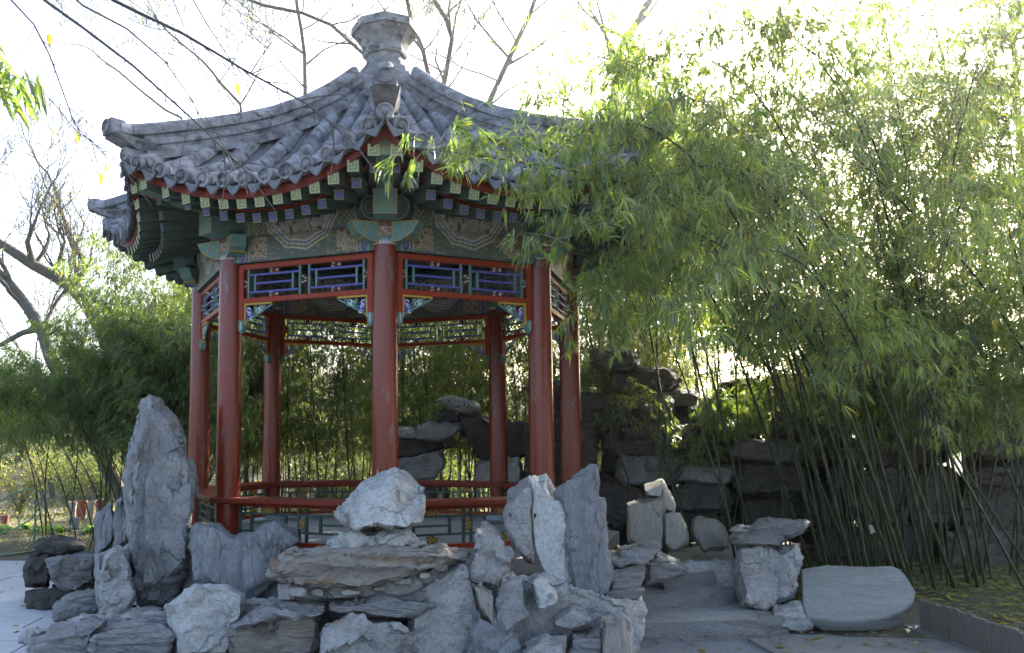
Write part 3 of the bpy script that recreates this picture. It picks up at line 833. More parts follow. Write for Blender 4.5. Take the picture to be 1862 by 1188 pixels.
# paved court: separate slabs with open joints
court = empty('pavement', (0, 0, 0), None, None); court['kind'] = 'structure'
mb = MB(); mb.add([(-9,-3,.006),(7.5,-3,.006),(7.5,7.0,.006),(4.6,7.2,.006),(2.0,7.6,.006),(-2.2,7.6,.006),(-2.6,11.2,.006),(-9,11.6,.006)], [(0,1,2,3,4,5,6,7)])
link('gravel_bed', mb.mesh('gravel_bed', [M['gravel']]), court)
rng = random.Random(21); slab_me = {}
y = 4.6; row = 0
while y < 11.4:
    hgt = .46; x = -8.2 - rng.random()*.5
    while x < -1.6:
        wd = rng.choice((.62, .78, .95))
        if not (x + wd > -2.75 and y < 9.0 and y > 5.6 and x > -2.2) and x + wd < (-2.0 if y < 8.6 else -2.9):
            if wd not in slab_me:
                b_ = MB(); b_.box((0,0,0), (wd-.014, hgt-.014, .05)); slab_me[wd] = b_.mesh('paving_stone', [M['paving']])
            o = link('paving_stone', slab_me[wd], court); o.location = (x+wd/2, y+hgt/2, .002 + rng.uniform(-.003,.003)); o.rotation_euler = (rng.uniform(-.004,.004), rng.uniform(-.004,.004), 0)
        x += wd
    y += hgt; row += 1
M['path_slab'] = mat('worn_path_slab', (.17,.165,.155), (.25,.24,.225), 3, .9, .4, 50, c3=(.12,.11,.095), s3=5)
# right foreground: gravel with two flat slabs by the carved stone
for i, (x0,y0,x1,y1) in enumerate(((3.0,6.35,4.55,6.98),(4.57,6.35,5.6,6.98),(4.6,7.0,5.0,7.6))):
    b_ = MB(); b_.box(((x0+x1)/2,(y0+y1)/2,.0), (x1-x0-.012, y1-y0-.012, .06)); link('paving_stone', b_.mesh('paving_stone', [M['path_slab']]), court)

# ---------------------------------------------------------------- rocks in front of the pavilion
stone('standing_stone', [(272,716),(292,720),(308,743),(322,762),(335,781),(346,800),(346,831),(358,862),(360,890),(351,940),(340,976),(344,1053),(317,1085),(299,1106),(251,1106),(247,1071),(231,994),(226,931),(222,876),(226,831),(240,790),(247,750),(258,725)], 7.25, .55, 'tall',
      'tall tapering grey standing stone with ochre stains, taller than every other rock', 'rock', kind='boulder', seed=1, bulge=.16, rough=.9, detail=1.5)
sp = empty('split_stone', tuple(at(985, 1090, 6.6)), 'pale upright split stone with vertical grooves, joined to a darker slab on its right', 'rock')
stone('stone_half', [(927,892),(944,876),(961,864),(967,880),(968,930),(970,1000),(974,1030),(940,1006),(926,981),(916,956),(915,934),(923,912)], 6.5, .36, 'grey', parent=sp, kind='slate', seed=2, bulge=.03, rough=.75, detail=1.3, top=24)
stone('stone_half', [(960,866),(978,862),(992,860),(1003,888),(1016,893),(1031,912),(1034,971),(1045,1030),(1056,1078),(1022,1098),(986,1050),(968,1018),(964,940)], 6.54, .36, 'pale', parent=sp, kind='slate', seed=12, bulge=.03, rough=.75, detail=1.3, top=20)
stone('standing_stone', [(1014,898),(1045,861),(1082,844),(1087,848),(1083,880),(1084,905),(1095,909),(1096,956),(1102,1000),(1110,1056),(1090,1085),(1060,1098),(1046,1078),(1034,1008),(1029,930)], 6.50, .30, 'slate',
      'dark grey upright slab with a slanting pointed top beside the pale split stone', 'rock', kind='slate', seed=3, bulge=.05, detail=1.5)
stone('boulder', [(718,844),(737,853),(756,870),(764,878),(777,898),(779,931),(766,953),(744,964),(685,960),(638,976),(626,965),(610,947),(607,932),(620,914),(639,893),(659,870),(688,856)], 6.3, .5, 'pale',
      'rounded pale boulder balanced on top of the brown layered slab', 'rock', kind='boulder', seed=4, bulge=.2, detail=1.5, rough=.8, top=30)
stone('flat_stone', [(488,1038),(502,1025),(515,1004),(555,993),(613,988),(711,992),(770,988),(812,988),(853,1007),(836,1019),(822,1026),(734,1052),(652,1070),(600,1070),(532,1060),(491,1050)], 6.02, .75, 'brown',
      'brown layered slab lying flat under the balanced boulder', 'rock', kind='slab', seed=5, top=9, bulge=.10, detail=1.7, rough=1.2)
stone('stone_slab', [(344,1000),(353,947),(375,949),(398,953),(412,964),(426,974),(444,968),(462,962),(503,944),(539,958),(551,985),(514,1001),(503,1060),(450,1098),(400,1080),(349,1056)], 6.95, .34, 'slate',
      'smooth dark blue slate slab with a dipped top edge, right of the tallest stone', 'rock', kind='slate', seed=6, top=9, bulge=.03, rough=.6, detail=1.3)
stone('pointed_stone', [(222,985),(233,1012),(240,1049),(251,1092),(228,1124),(181,1125),(178,1060),(188,1012),(204,990)], 6.85, .35, 'grey',
      'small pointed grey stone leaning at the left foot of the tallest stone', 'rock', kind='boulder', seed=7, bulge=.1)
stone('pointed_stone', [(881,940),(901,957),(917,983),(937,1009),(933,1031),(907,1050),(899,1080),(876,1072),(854,1058),(853,1030),(860,996),(865,958)], 6.1, .35, 'grey',
      'pointed grey-brown stone beside the pale split stone, left of it and half as tall', 'rock', kind='boulder', seed=8, bulge=.15, rough=.9, top=34)
# stones held together by mortar: one rockery with its stones as parts
rk = empty('front_rockery', (0, 6.4, 0), 'mortared heap of low grey rocks along the front of the pavilion', 'rockery')
def S_(outline, Y, T, m, **k): return stone('stone', outline, Y, T, m, parent=rk, **k)
S_([(177,934),(205,909),(208,960),(206,992),(177,1012),(174,970)], 7.5, .4, 'slate', kind='slate', seed=20)
S_([(206,912),(223,901),(236,950),(230,990),(206,1004)], 7.45, .4, 'slate', kind='slate', seed=21)
S_([(170,1000),(240,980),(252,1130),(172,1140)], 7.35, .5, 'slate', kind='boulder', seed=22)
S_([(353,1060),(385,1060),(417,1062),(446,1080),(447,1112),(424,1139),(419,1200),(312,1200),(303,1121),(301,1098),(317,1085)], 6.3, .5, 'pale', kind='boulder', seed=23, bulge=.12, rough=.5)
S_([(52,1162),(90,1139),(172,1116),(198,1125),(168,1156),(160,1200),(50,1205)], 6.35, .55, 'strata', kind='slab', seed=24, top=22)
S_([(170,1137),(217,1126),(290,1130),(312,1148),(312,1210),(158,1210),(164,1157)], 6.15, .6, 'strata', kind='slab', seed=25, top=24)
S_([(102,1090),(140,1077),(179,1069),(182,1103),(158,1118),(97,1130)], 7.4, .5, 'strata', kind='slab', seed=26, top=12)
S_([(594,990),(597,973),(620,962),(680,960),(744,961),(777,987),(779,1000),(594,1001)], 6.22, .5, 'pale', kind='boulder', seed=27, top=10)
S_([(503,1060),(600,1062),(734,1045),(824,1020),(826,1094),(777,1084),(659,1090),(594,1095),(503,1093)], 6.2, .6, 'mortar', kind='boulder', seed=28, bulge=.02, rough=.5)
S_([(413,1143),(440,1120),(471,1102),(525,1090),(594,1094),(585,1113),(510,1128),(435,1141)], 5.98, .5, 'strata', kind='slab', seed=29, top=20)
S_([(413,1140),(440,1138),(584,1110),(588,1130),(578,1205),(414,1205)], 6.1, .5, 'brown', kind='boulder', seed=30)
S_([(598,1098),(633,1084),(700,1080),(777,1077),(787,1087),(801,1100),(770,1116),(737,1124),(679,1122),(612,1112)], 5.98, .45, 'strata', kind='slab', seed=31, top=13)
S_([(585,1140),(633,1121),(679,1125),(728,1129),(766,1159),(752,1205),(572,1205)], 5.95, .5, 'grey', kind='boulder', seed=32, bulge=.14)
S_([(768,1060),(850,1012),(872,1100),(884,1205),(738,1205),(742,1130)], 6.2, .6, 'mortar', kind='boulder', seed=33, rough=.7)
S_([(838,1062),(900,1040),(985,1036),(1060,1080),(1110,1085),(1170,1090),(1178,1130),(1160,1215),(830,1215)], 6.2, .5, 'mortar', kind='boulder', seed=48, bulge=.04, rough=.8, detail=1.4)
S_([(300,1100),(420,1092),(520,1086),(600,1092),(600,1215),(290,1215)], 6.55, .4, 'mortar', kind='boulder', seed=49, bulge=.02)
S_([(40,1150),(180,1112),(330,1110),(330,1215),(40,1215)], 6.75, .4, 'grey', kind='boulder', seed=50, bulge=.02)
S_([(910,1050),(935,1046),(951,1050),(961,1078),(964,1123),(920,1158),(906,1143),(901,1094)], 5.92, .3, 'grey', kind='slate', seed=34)
S_([(853,1056),(897,1076),(905,1110),(912,1156),(900,1151),(870,1107)], 6.02, .3, 'tan', kind='slate', seed=35)
S_([(868,1110),(912,1140),(940,1150),(960,1210),(838,1210),(846,1150)], 5.98, .5, 'slate', kind='boulder', seed=36)
S_([(966,1056),(983,1044),(1005,1063),(1013,1084),(1008,1096),(985,1113),(976,1104)], 5.9, .25, 'pale', kind='boulder', seed=37, top=22)
S_([(1005,1100),(1040,1082),(1075,1100),(1082,1136),(1040,1150),(1003,1140)], 5.98, .4, 'mortar', kind='boulder', seed=39, top=26, rough=.6)
S_([(955,1178),(975,1160),(997,1150),(1033,1152),(1028,1210),(950,1210)], 5.75, .4, 'grey', kind='boulder', seed=40, top=14)
S_([(1095,1122),(1115,1119),(1136,1122),(1146,1205),(1093,1205)], 5.85, .35, 'tan', kind='slate', seed=41, top=16)
S_([(1040,1143),(1070,1134),(1098,1137),(1099,1205),(1030,1205)], 5.9, .4, 'strata', kind='slab', seed=42, top=22)
S_([(1128,1089),(1163,1076),(1178,1104),(1173,1156),(1145,1176),(1120,1120)], 6.35, .4, 'grey', kind='boulder', seed=43, top=24)
S_([(1102,1003),(1138,990),(1197,980),(1199,993),(1180,1024),(1130,1036),(1103,1026)], 6.55, .5, 'strata', kind='slab', seed=44, top=16)
S_([(1106,1034),(1173,1024),(1170,1056),(1155,1075),(1106,1078)], 6.6, .5, 'strata', kind='slab', seed=45)
S_([(1090,1078),(1130,1068),(1170,1068),(1166,1090),(1141,1100),(1090,1105)], 6.5, .5, 'strata', kind='slab', seed=46)
S_([(1178,1026),(1195,1001),(1233,1018),(1247,1034),(1244,1046),(1210,1056),(1170,1066)], 7.2, .5, 'strata', kind='slab', seed=47, top=10)
for i, (x, y_, a, b) in enumerate(((772,1047,13,8),(735,1058,20,8),(690,1072,16,6),(640,1077,22,7),(800,1033,18,10),(578,1078,14,11),(540,1076,22,14),(800,1083,12,8),(830,1096,14,10),(812,1128,12,13),(850,1130,14,18),(862,1180,16,16),(818,1060,18,9),(780,1100,14,8),(765,1150,12,14),(790,1180,16,14))):
    S_(rrect(x-a, y_-b, x+a, y_+b, i*3), 6.12, .25, ('pale','mortar','grey')[i % 3], kind='boulder', seed=60+i, detail=.6)
# left heap
lh = empty('rock_heap', (-3.3, 8.3, 0), 'low heap of dark layered rocks at the edge of the paved court', 'rockery')
def H_s(o, Y, T, m, **k): return stone('stone', o, Y, T, m, parent=lh, **k)
H_s([(66,981),(104,977),(156,986),(156,1000),(81,1010),(59,1014)], 8.25, .6, 'dark', kind='slab', seed=80, top=9)
H_s([(54,1010),(92,1004),(96,1040),(86,1070),(45,1069),(43,1035)], 8.2, .6, 'dark', kind='boulder', seed=81)
H_s([(80,1008),(154,998),(178,1008),(176,1030),(80,1034)], 8.15, .5, 'slate', kind='slab', seed=82, top=8)
H_s([(86,1026),(113,1011),(176,1006),(178,1058),(136,1082),(104,1074),(88,1056)], 8.05, .5, 'strata', kind='boulder', seed=83, bulge=.16)
H_s([(45,1074),(82,1068),(136,1078),(120,1098),(97,1112),(47,1109)], 8.15, .5, 'dark', kind='boulder', seed=84)
H_s([(90,1060),(180,1050),(190,1110),(96,1100)], 8.2, .4, 'dark', kind='boulder', seed=85)

# ---- steps up to the pavilion, right: worn blocks
def step(front, back, z0, z1, label, seed):
    """one step: front and back edges traced on its top, from z0 up to z1"""
    top = [on_z(x, y, z1) for x, y in front] + [on_z(x, y, z1) for x, y in back[::-1]]
    bm = bmesh.new(); n = len(top)
    a = [bm.verts.new(p) for p in top]; b_ = [bm.verts.new((p[0], p[1] - (.03 if i < len(front) else 0), z0)) for i, p in enumerate(top)]
    bm.faces.new(a); bm.faces.new(b_[::-1])
    for i in range(n): bm.faces.new((a[i], b_[i], b_[(i+1)%n], a[(i+1)%n]))
    bmesh.ops.triangulate(bm, faces=bm.faces[:])
    for _ in range(6):
        es = [e for e in bm.edges if e.calc_length() > .06]
        if not es: break
        bmesh.ops.subdivide_edges(bm, edges=es, cuts=1); bmesh.ops.triangulate(bm, faces=[f for f in bm.faces if len(f.verts) > 3])
    bmesh.ops.smooth_vert(bm, verts=bm.verts[:], factor=.12, use_axis_x=True, use_axis_y=True, use_axis_z=True)
    bmesh.ops.recalc_face_normals(bm, faces=bm.faces[:]); bm.normal_update()
    q = Vector((seed*7.1, 3, 1)); dd = []
    for v in bm.verts:
        p = v.co + q; side = 1 - abs(v.normal.z)
        dd.append(fnoise(p*4, 4)*.014 + side*(math.floor(noise.noise(Vector((p.x*1.5, p.y*1.5, p.z*26)))*3)/3*.016 + fnoise(p*9, 3)*.012))
    for v, d in zip(bm.verts, dd): v.co += v.normal*d
    c = Vector((sum(p[0] for p in top)/n, sum(p[1] for p in top)/n, z0))
    for v in bm.verts: v.co -= c
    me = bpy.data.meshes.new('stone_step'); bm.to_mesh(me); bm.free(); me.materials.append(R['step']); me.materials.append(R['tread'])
    for p_ in me.polygons: p_.material_index = 1 if p_.normal.z > .75 else 0  # upward faces lighter, sides darker: light and shade put into the colour
    me.polygons.foreach_set('use_smooth', [True]*len(me.polygons)); me.set_sharp_from_angle(angle=rad(35))
    return link('stone_step', me, None, tuple(c), label=label, cat='step', group='rough stone steps up to the pavilion')
R['tread'] = rockmat('tread_lit_tone', (.33,.322,.305), (.42,.41,.39), (.29,.27,.235), .5, crack=.7)  # lighter copy of the stone, painting skylight onto the treads
R['step'] = rockmat('riser_shade_tone', (.17,.166,.16), (.245,.24,.23), (.21,.19,.16), .6, stretch=(.8,.8,3), crack=.7)  # darker copy for the risers, shade painted in
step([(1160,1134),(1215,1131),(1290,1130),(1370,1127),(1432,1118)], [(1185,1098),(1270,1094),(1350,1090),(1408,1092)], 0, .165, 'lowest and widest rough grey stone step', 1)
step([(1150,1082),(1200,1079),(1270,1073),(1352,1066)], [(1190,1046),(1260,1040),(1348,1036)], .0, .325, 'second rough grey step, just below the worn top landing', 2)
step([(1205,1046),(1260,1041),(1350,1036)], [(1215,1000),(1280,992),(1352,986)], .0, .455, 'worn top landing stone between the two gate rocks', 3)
S_([(1160,1030),(1240,1020),(1350,1010),(1352,1150),(1160,1160)], 7.75, .5, 'mortar', kind='boulder', seed=51, bulge=.01)
S_([(1405,1100),(1450,1092),(1478,1112),(1482,1140),(1440,1150),(1400,1140)], 7.25, .4, 'grey', kind='slab', seed=52, top=10)
stone('upright_block', [(1138,914),(1174,907),(1208,899),(1210,993),(1200,1003),(1139,990)], 7.9, .45, 'tan', 'squarish brown upright block at the head of the steps', 'rock', kind='slate', seed=93, bulge=.03, rough=.5, top=8)
stone('upright_block', [(1171,880),(1204,869),(1214,885),(1230,920),(1228,936),(1208,930),(1200,904),(1174,904)], 8.0, .4, 'tan', 'tilted block with a sunlit edge on top of the squarish upright block', 'rock', kind='slate', seed=94, bulge=.03, rough=.5, top=12)
stone('upright_block', [(1208,932),(1237,932),(1248,956),(1252,988),(1219,1006),(1207,995)], 7.88, .4, 'tan', 'shorter brown block leaning against the squarish upright block', 'rock', kind='slate', seed=95, bulge=.03, rough=.5)
stone('boulder', [(1257,973),(1256,942),(1270,935),(1304,942),(1318,956),(1328,979),(1328,999),(1278,1006)], 8.4, .4, 'tan', 'low rough brown boulder between the gate rocks', 'rock', kind='boulder', seed=96)
gp = empty('gate_rock', tuple(at(1395, 1109, 7.55)), 'stacked gate rock with a flat overhanging slab cap right of the steps', 'rock')
stone('base_stone', [(1339,998),(1380,990),(1421,998),(1452,985),(1459,1012),(1450,1038),(1448,1074),(1440,1095),(1424,1102),(1387,1111),(1345,1106),(1337,1045)], 7.5, .5, 'grey', parent=gp, kind='slate', seed=97, bulge=.12, rough=1.5)
stone('cap_slab', [(1326,962),(1350,952),(1395,944),(1432,944),(1472,948),(1470,962),(1424,984),(1421,999),(1350,995),(1332,988)], 7.4, .55, 'strata', parent=gp, kind='slab', seed=98, top=13)

# ---- carved stone tablet leaning back on the ground
rr_t = random.Random(2)
mb = MB()
top_px = [(x_ + rr_t.uniform(-3,3), y_t + rr_t.uniform(-2,2)) for x_, y_t in [(1456,1048),(1460,1037),(1470,1031),(1502,1028),(1575,1030),(1620,1030),(1634,1034),(1645,1043),(1662,1074),(1663,1094),(1656,1104),(1640,1113),(1612,1122),(1570,1129),(1530,1131),(1483,1126),(1468,1118),(1460,1104)]]
bot_px = [(1470,1062),(1478,1055),(1490,1050),(1520,1050),(1575,1050),(1600,1052),(1615,1056),(1625,1066),(1650,1095),(1655,1104),(1650,1116),(1632,1139),(1606,1151),(1570,1157),(1530,1157),(1495,1150),(1480,1138),(1466,1116)]
vs = []
for (x, y_) in top_px:
    f_ = (y_ - 1028)/103.0; vs.append(at(x, y_, 7.75 - .62*f_))
for (x, y_), (bx_, by_) in zip(top_px, bot_px):
    f_ = (y_ - 1028)/103.0; a = at(x, y_, 7.75 - .62*f_); vs.append(np.array([a[0]*.998, a[1]+.01, a[2]-.03]))
for (x, y_), (bx_, by_) in zip(top_px, bot_px):
    f_ = (y_ - 1028)/103.0; b_ = at(bx_, by_, 7.72 - .5*f_); b_[2] = max(.03, b_[2] - (.12 if f_ < .5 else 0)); vs.append(b_)
n = len(top_px)
mb.add(vs, [tuple(range(n))] + [(r_*n+i, (r_+1)*n+i, (r_+1)*n+(i+1)%n, r_*n+(i+1)%n) for r_ in range(2) for i in range(n)] + [tuple(2*n+i for i in range(n-1,-1,-1))])
M['tablet'] = rockmat('tablet_stone', (.24,.245,.225), (.33,.33,.31), (.20,.205,.18), .4, stretch=(.5,1,6), s3=2.4, cover3=.53, crack=.01)
me = mb.fix('stone_tablet', [M['tablet']])
bm = bmesh.new(); bm.from_mesh(me); bmesh.ops.bevel(bm, geom=[e for e in bm.edges], offset=.007, segments=2, affect='EDGES'); bm.to_mesh(me); bm.free()
me.polygons.foreach_set('use_smooth', [True]*len(me.polygons)); me.set_sharp_from_angle(angle=rad(50))
link('stone_tablet', me, label='smooth grey rounded stone tablet leaning back on the ground beside the steps', cat='stone tablet')

# ---- border of upright strips round the bamboo bed
M['stave'] = mat('weathered_edging', (.12,.10,.085), (.19,.165,.14), 9, .85, .3, 60, stretch=(1,1,.3))
bd = empty('bed_edging', (4.7, 7.2, 0), 'low edging of weathered brown upright strips round the bamboo bed', 'edging')
p0 = on_z(1680, 1150, 0); p1 = on_z(1785, 1192, 0); d = (p1-p0)/np.linalg.norm(p1-p0); nst = 34
rng = random.Random(4)
st_me = [ (lambda h_: (lambda b_: (b_.box((0,0,h_/2), (.034,.050,h_)), b_.box((0,0,h_+.006), (.026,.042,.012)), b_.mesh('strip', [M['stave']]))[2])(MB()))(h_) for h_ in (.268,.276,.284)]
for i in range(nst):
    o = link('strip', st_me[rng.randrange(3)], bd); q = p0 + d*.053*i
    o.location = (q[0]-4.7, q[1]-7.2, 0); o.rotation_euler = (rng.uniform(-.03,.03), rng.uniform(-.03,.03), math.atan2(d[1], d[0]) + math.pi/2 + rng.uniform(-.05,.05))
d2 = np.array([.95,.32,0]); d2 /= np.linalg.norm(d2)

# ---------------------------------------------------------------- rockery wall behind the steps and bamboo
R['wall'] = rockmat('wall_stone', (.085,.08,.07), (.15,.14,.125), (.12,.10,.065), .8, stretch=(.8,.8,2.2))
rw = empty('rockery_wall', (4.5, 11, 0), 'tall dark rockery wall of stacked slabs behind the bamboo', 'rockery')
rng = random.Random(77)
def W_s(o, Y, T, m, **k): return stone('stone', o, Y, T, m, parent=rw, detail=.75, **k)
boxes = [(1046,672,1102,696,'slab'),(1068,635,1162,672,'slab'),(1090,668,1238,718,'boulder'),(1046,714,1122,746,'boulder'),(1046,742,1172,776,'slab'),(1048,772,1086,860,'boulder'),
 (1155,716,1228,750,'slab'),(1162,740,1218,766,'boulder'),(1195,710,1272,735,'slab'),(1222,735,1274,774,'boulder'),(1270,716,1335,792,'boulder'),(1094,768,1132,822,'boulder'),(1124,752,1228,800,'slab'),
 (1098,798,1244,832,'slab'),(1208,774,1304,812,'slab'),(1094,822,1128,862,'boulder'),(1118,824,1244,882,'boulder'),(1084,878,1184,962,'boulder'),(1232,842,1338,880,'slab'),(1226,872,1336,935,'boulder'),
 (1218,800,1334,848,'boulder'),(1182,930,1336,985,'boulder'),(1328,798,1474,842,'slab'),(1336,838,1474,902,'boulder'),(1346,900,1482,965,'boulder'),(1462,866,1565,965,'boulder'),(1436,786,1512,846,'boulder'),(1504,846,1566,902,'boulder'),
 (1298,688,1402,764,'boulder'),(1386,686,1484,708,'slab'),(1400,750,1534,802,'slab'),(1540,806,1645,852,'slab'),(1556,846,1664,962,'boulder'),(1556,955,1712,1036,'boulder'),(1648,852,1744,962,'boulder'),(1750,718,1870,842,'boulder'),
 (1766,846,1880,884,'slab'),(1738,880,1880,1005,'boulder'),(1640,768,1690,850,'boulder'),(1500,700,1600,780,'boulder'),(1600,690,1700,752,'slab'),(1700,960,1880,1040,'boulder'),(1480,950,1570,1020,'boulder'),(1880,700,2050,1040,'boulder'),(2040,760,2250,1050,'boulder')]
for i, (x0,y0,x1,y1,kd) in enumerate(boxes):
    Y = 10.9 - .9*max(0, min(1, (x0-1200)/500)) + rng.uniform(-.3,.4) - (.35 if kd == 'slab' else 0)
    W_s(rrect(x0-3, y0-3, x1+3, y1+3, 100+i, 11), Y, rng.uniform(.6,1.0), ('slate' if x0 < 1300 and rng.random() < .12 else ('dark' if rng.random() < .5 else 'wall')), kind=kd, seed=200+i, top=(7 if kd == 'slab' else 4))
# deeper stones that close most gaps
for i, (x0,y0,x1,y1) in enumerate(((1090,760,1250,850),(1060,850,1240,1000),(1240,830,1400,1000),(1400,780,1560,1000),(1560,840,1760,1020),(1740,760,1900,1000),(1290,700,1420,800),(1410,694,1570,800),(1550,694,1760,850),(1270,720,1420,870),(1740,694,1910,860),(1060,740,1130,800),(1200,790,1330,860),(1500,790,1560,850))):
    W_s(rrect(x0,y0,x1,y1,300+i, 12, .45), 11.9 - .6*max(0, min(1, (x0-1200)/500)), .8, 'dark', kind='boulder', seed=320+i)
# rocks seen through the pavilion
rb = empty('rock_arch', (1.2, 12.4, 0), 'craggy rock pile with an arched opening seen behind the pavilion', 'rockery')
def B_s(o, Y, T, m, **k): return stone('stone', o, Y, T, m, parent=rb, detail=.8, **k)
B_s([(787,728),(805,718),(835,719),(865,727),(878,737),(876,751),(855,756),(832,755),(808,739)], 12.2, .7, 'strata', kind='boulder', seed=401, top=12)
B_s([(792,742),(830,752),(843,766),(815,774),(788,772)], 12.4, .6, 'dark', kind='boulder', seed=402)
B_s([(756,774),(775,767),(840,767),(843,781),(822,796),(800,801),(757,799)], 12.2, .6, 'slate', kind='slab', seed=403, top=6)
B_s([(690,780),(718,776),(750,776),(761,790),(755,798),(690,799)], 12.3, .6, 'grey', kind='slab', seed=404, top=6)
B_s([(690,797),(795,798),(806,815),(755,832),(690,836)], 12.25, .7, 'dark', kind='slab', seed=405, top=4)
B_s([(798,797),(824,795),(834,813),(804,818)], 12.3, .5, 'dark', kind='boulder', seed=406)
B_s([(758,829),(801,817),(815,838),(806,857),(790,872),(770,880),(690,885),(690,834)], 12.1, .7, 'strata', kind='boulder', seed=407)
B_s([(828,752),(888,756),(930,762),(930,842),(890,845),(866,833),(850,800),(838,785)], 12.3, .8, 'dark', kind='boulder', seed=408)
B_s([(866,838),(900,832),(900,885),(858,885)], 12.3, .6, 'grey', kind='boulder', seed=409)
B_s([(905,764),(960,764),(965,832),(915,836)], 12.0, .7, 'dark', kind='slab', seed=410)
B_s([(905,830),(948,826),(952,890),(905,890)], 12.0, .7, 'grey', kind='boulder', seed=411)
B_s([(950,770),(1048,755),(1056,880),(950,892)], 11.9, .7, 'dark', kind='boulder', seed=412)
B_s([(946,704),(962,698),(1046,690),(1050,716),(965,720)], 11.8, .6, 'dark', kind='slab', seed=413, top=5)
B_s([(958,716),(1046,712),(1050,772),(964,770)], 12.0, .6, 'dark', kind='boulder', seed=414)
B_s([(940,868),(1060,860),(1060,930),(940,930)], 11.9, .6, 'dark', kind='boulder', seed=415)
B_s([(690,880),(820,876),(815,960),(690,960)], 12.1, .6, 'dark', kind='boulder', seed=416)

# ---------------------------------------------------------------- bottle on the bench
bt = empty('water_bottle', tuple(at(999, 890, 7.8)), 'clear plastic water bottle with a red cap standing on the bench', 'bottle')
M['plastic'] = mat('clear_plastic', (.75,.78,.80), None, rough=.15, spec=.5)
M['plastic'].node_tree.nodes['Principled BSDF'].inputs['Transmission Weight'].default_value = .6
M['cap'] = mat('red_plastic', (.55,.02,.02), None, rough=.35)
M['label'] = mat('bottle_label', (.55,.55,.55), (.35,.05,.05), 30, .5)
mb = MB(); mb.lathe([(.030,0),(.033,.01),(.033,.06),(.031,.07),(.033,.08),(.033,.145),(.026,.175),(.014,.195),(.013,.212)], 18)
link('bottle_body', mb.fix('bottle_body', [M['plastic']], 50), bt)
mb = MB(); mb.lathe([(.0335,.085),(.0335,.14)], 18, cap=False); link('wrapper', mb.mesh('wrapper', [M['label']], 50), bt)
mb = MB(); mb.lathe([(.0165,.208),(.0165,.228),(.014,.232)], 16); link('cap', mb.fix('cap', [M['cap']], 50), bt)
bt.location.z = 1.138; bt.scale = (1.15, 1.15, 1.32)
# ---------------------------------------------------------------- leaves, bamboo, trees
def leafmat(name, trans=.5, boost=(3.5,3.7,.9), rough=.34, spec=.6): 
    return mat(name, (1,1,1), None, rough=rough, spec=spec, use_col='Col', trans=(trans, boost))
M['leaf'] = leafmat('bamboo_leaf')
M['leaf2'] = leafmat('shrub_leaf', .45, (1.8,1.9,.9), .6, .25)
M['culm'] = mat('bamboo_culm', (.016,.026,.010), (.030,.040,.014), 4, .5, .05, 30, .25, c3=(.06,.056,.03), s3=2.2, cover3=.64)
M['twig'] = mat('bamboo_twig', (.11,.125,.055), (.16,.15,.08), 8, .6)
M['bark'] = mat('tree_bark', (.085,.078,.068), (.15,.14,.12), 6, .9, .5, 40, stretch=(1,1,.4))
M['bark_grey'] = mat('dark_twig_bark', (.06,.055,.055), (.10,.095,.095), 6, .8, .3, 40)

def np_mesh(name, V, F, mats, mi=None, col=None, smooth=False):
    """V (n,3), F (m,k) all of one size k"""
    me = bpy.data.meshes.new(name)
    me.vertices.add(len(V)); me.vertices.foreach_set('co', np.asarray(V, np.float32).ravel())
    m, k = F.shape
    me.loops.add(m*k); me.loops.foreach_set('vertex_index', F.astype(np.int32).ravel())
    me.polygons.add(m); me.polygons.foreach_set('loop_start', np.arange(0, m*k, k, dtype=np.int32))
    for x in mats: me.materials.append(x)
    if mi is not None: me.polygons.foreach_set('material_index', np.asarray(mi, np.int32))
    if smooth: me.polygons.foreach_set('use_smooth', np.ones(m, bool))
    if col is not None:
        a = me.color_attributes.new('Col', 'FLOAT_COLOR', 'POINT'); a.data.foreach_set('color', np.asarray(col, np.float32).ravel())
    me.update(calc_edges=True); me.validate(); return me
GREENS = np.array([(.080,.115,.058),(.105,.138,.058),(.058,.090,.055),(.125,.150,.058),(.085,.122,.074)])
YELL = np.array([(.26,.24,.045),(.32,.25,.05),(.22,.20,.06)])
def leaves(B, D, Ln, Wd, rg, fine=False, yellow=.04, greens=GREENS, droop=.25, gain=1.0):
    """lance leaves: base points B, directions D, lengths, widths -> vertices, quads/tris, colours"""
    n = len(B); D = D/np.linalg.norm(D, axis=1, keepdims=True)
    up = np.array([0,0,1.0]) + rg.normal(0, .45, (n,3))
    Sd = np.cross(D, up); Sd /= np.linalg.norm(Sd, axis=1, keepdims=True) + 1e-9
    N = np.cross(Sd, D)
    L = Ln[:,None]; W = Wd[:,None]; g = np.array([0,0,-1.0])
    c = greens[rg.integers(0, len(greens), n)] * rg.uniform(.75, 1.3, (n,1)) * gain
    yl = rg.random(n) < yellow; c[yl] = YELL[rg.integers(0, 3, yl.sum())]
    def spine(t): return B + D*L*t + g*L*droop*t*t
    if fine:
        P = [spine(0)]
        for t, w in ((.22, .42), (.48, .5), (.76, .30)):
            s = spine(t); P += [s + Sd*W*w + N*W*.12, s - N*W*.02, s - Sd*W*w + N*W*.12]
        P.append(spine(1.0))
        V = np.stack(P, 1).reshape(-1, 3); k = 11; o = np.arange(n)[:,None]*k
        T = [(0,1,2),(0,2,3),(1,4,5),(1,5,2),(2,5,6),(2,6,3),(4,7,8),(4,8,5),(5,8,9),(5,9,6),(7,10,8),(8,10,9)]
    else:
        s = spine(.4)
        V = np.stack([spine(0), s + Sd*W*.5, s - Sd*W*.5, spine(1)], 1).reshape(-1, 3); k = 4; o = np.arange(n)[:,None]*k
        T = [(0,1,2),(1,3,2)]
    F = np.concatenate([o + np.array(t)[None] for t in T], 0)
    col = np.repeat(np.concatenate([c, np.ones((n,1))], 1), k, 0)
    return V, F, col
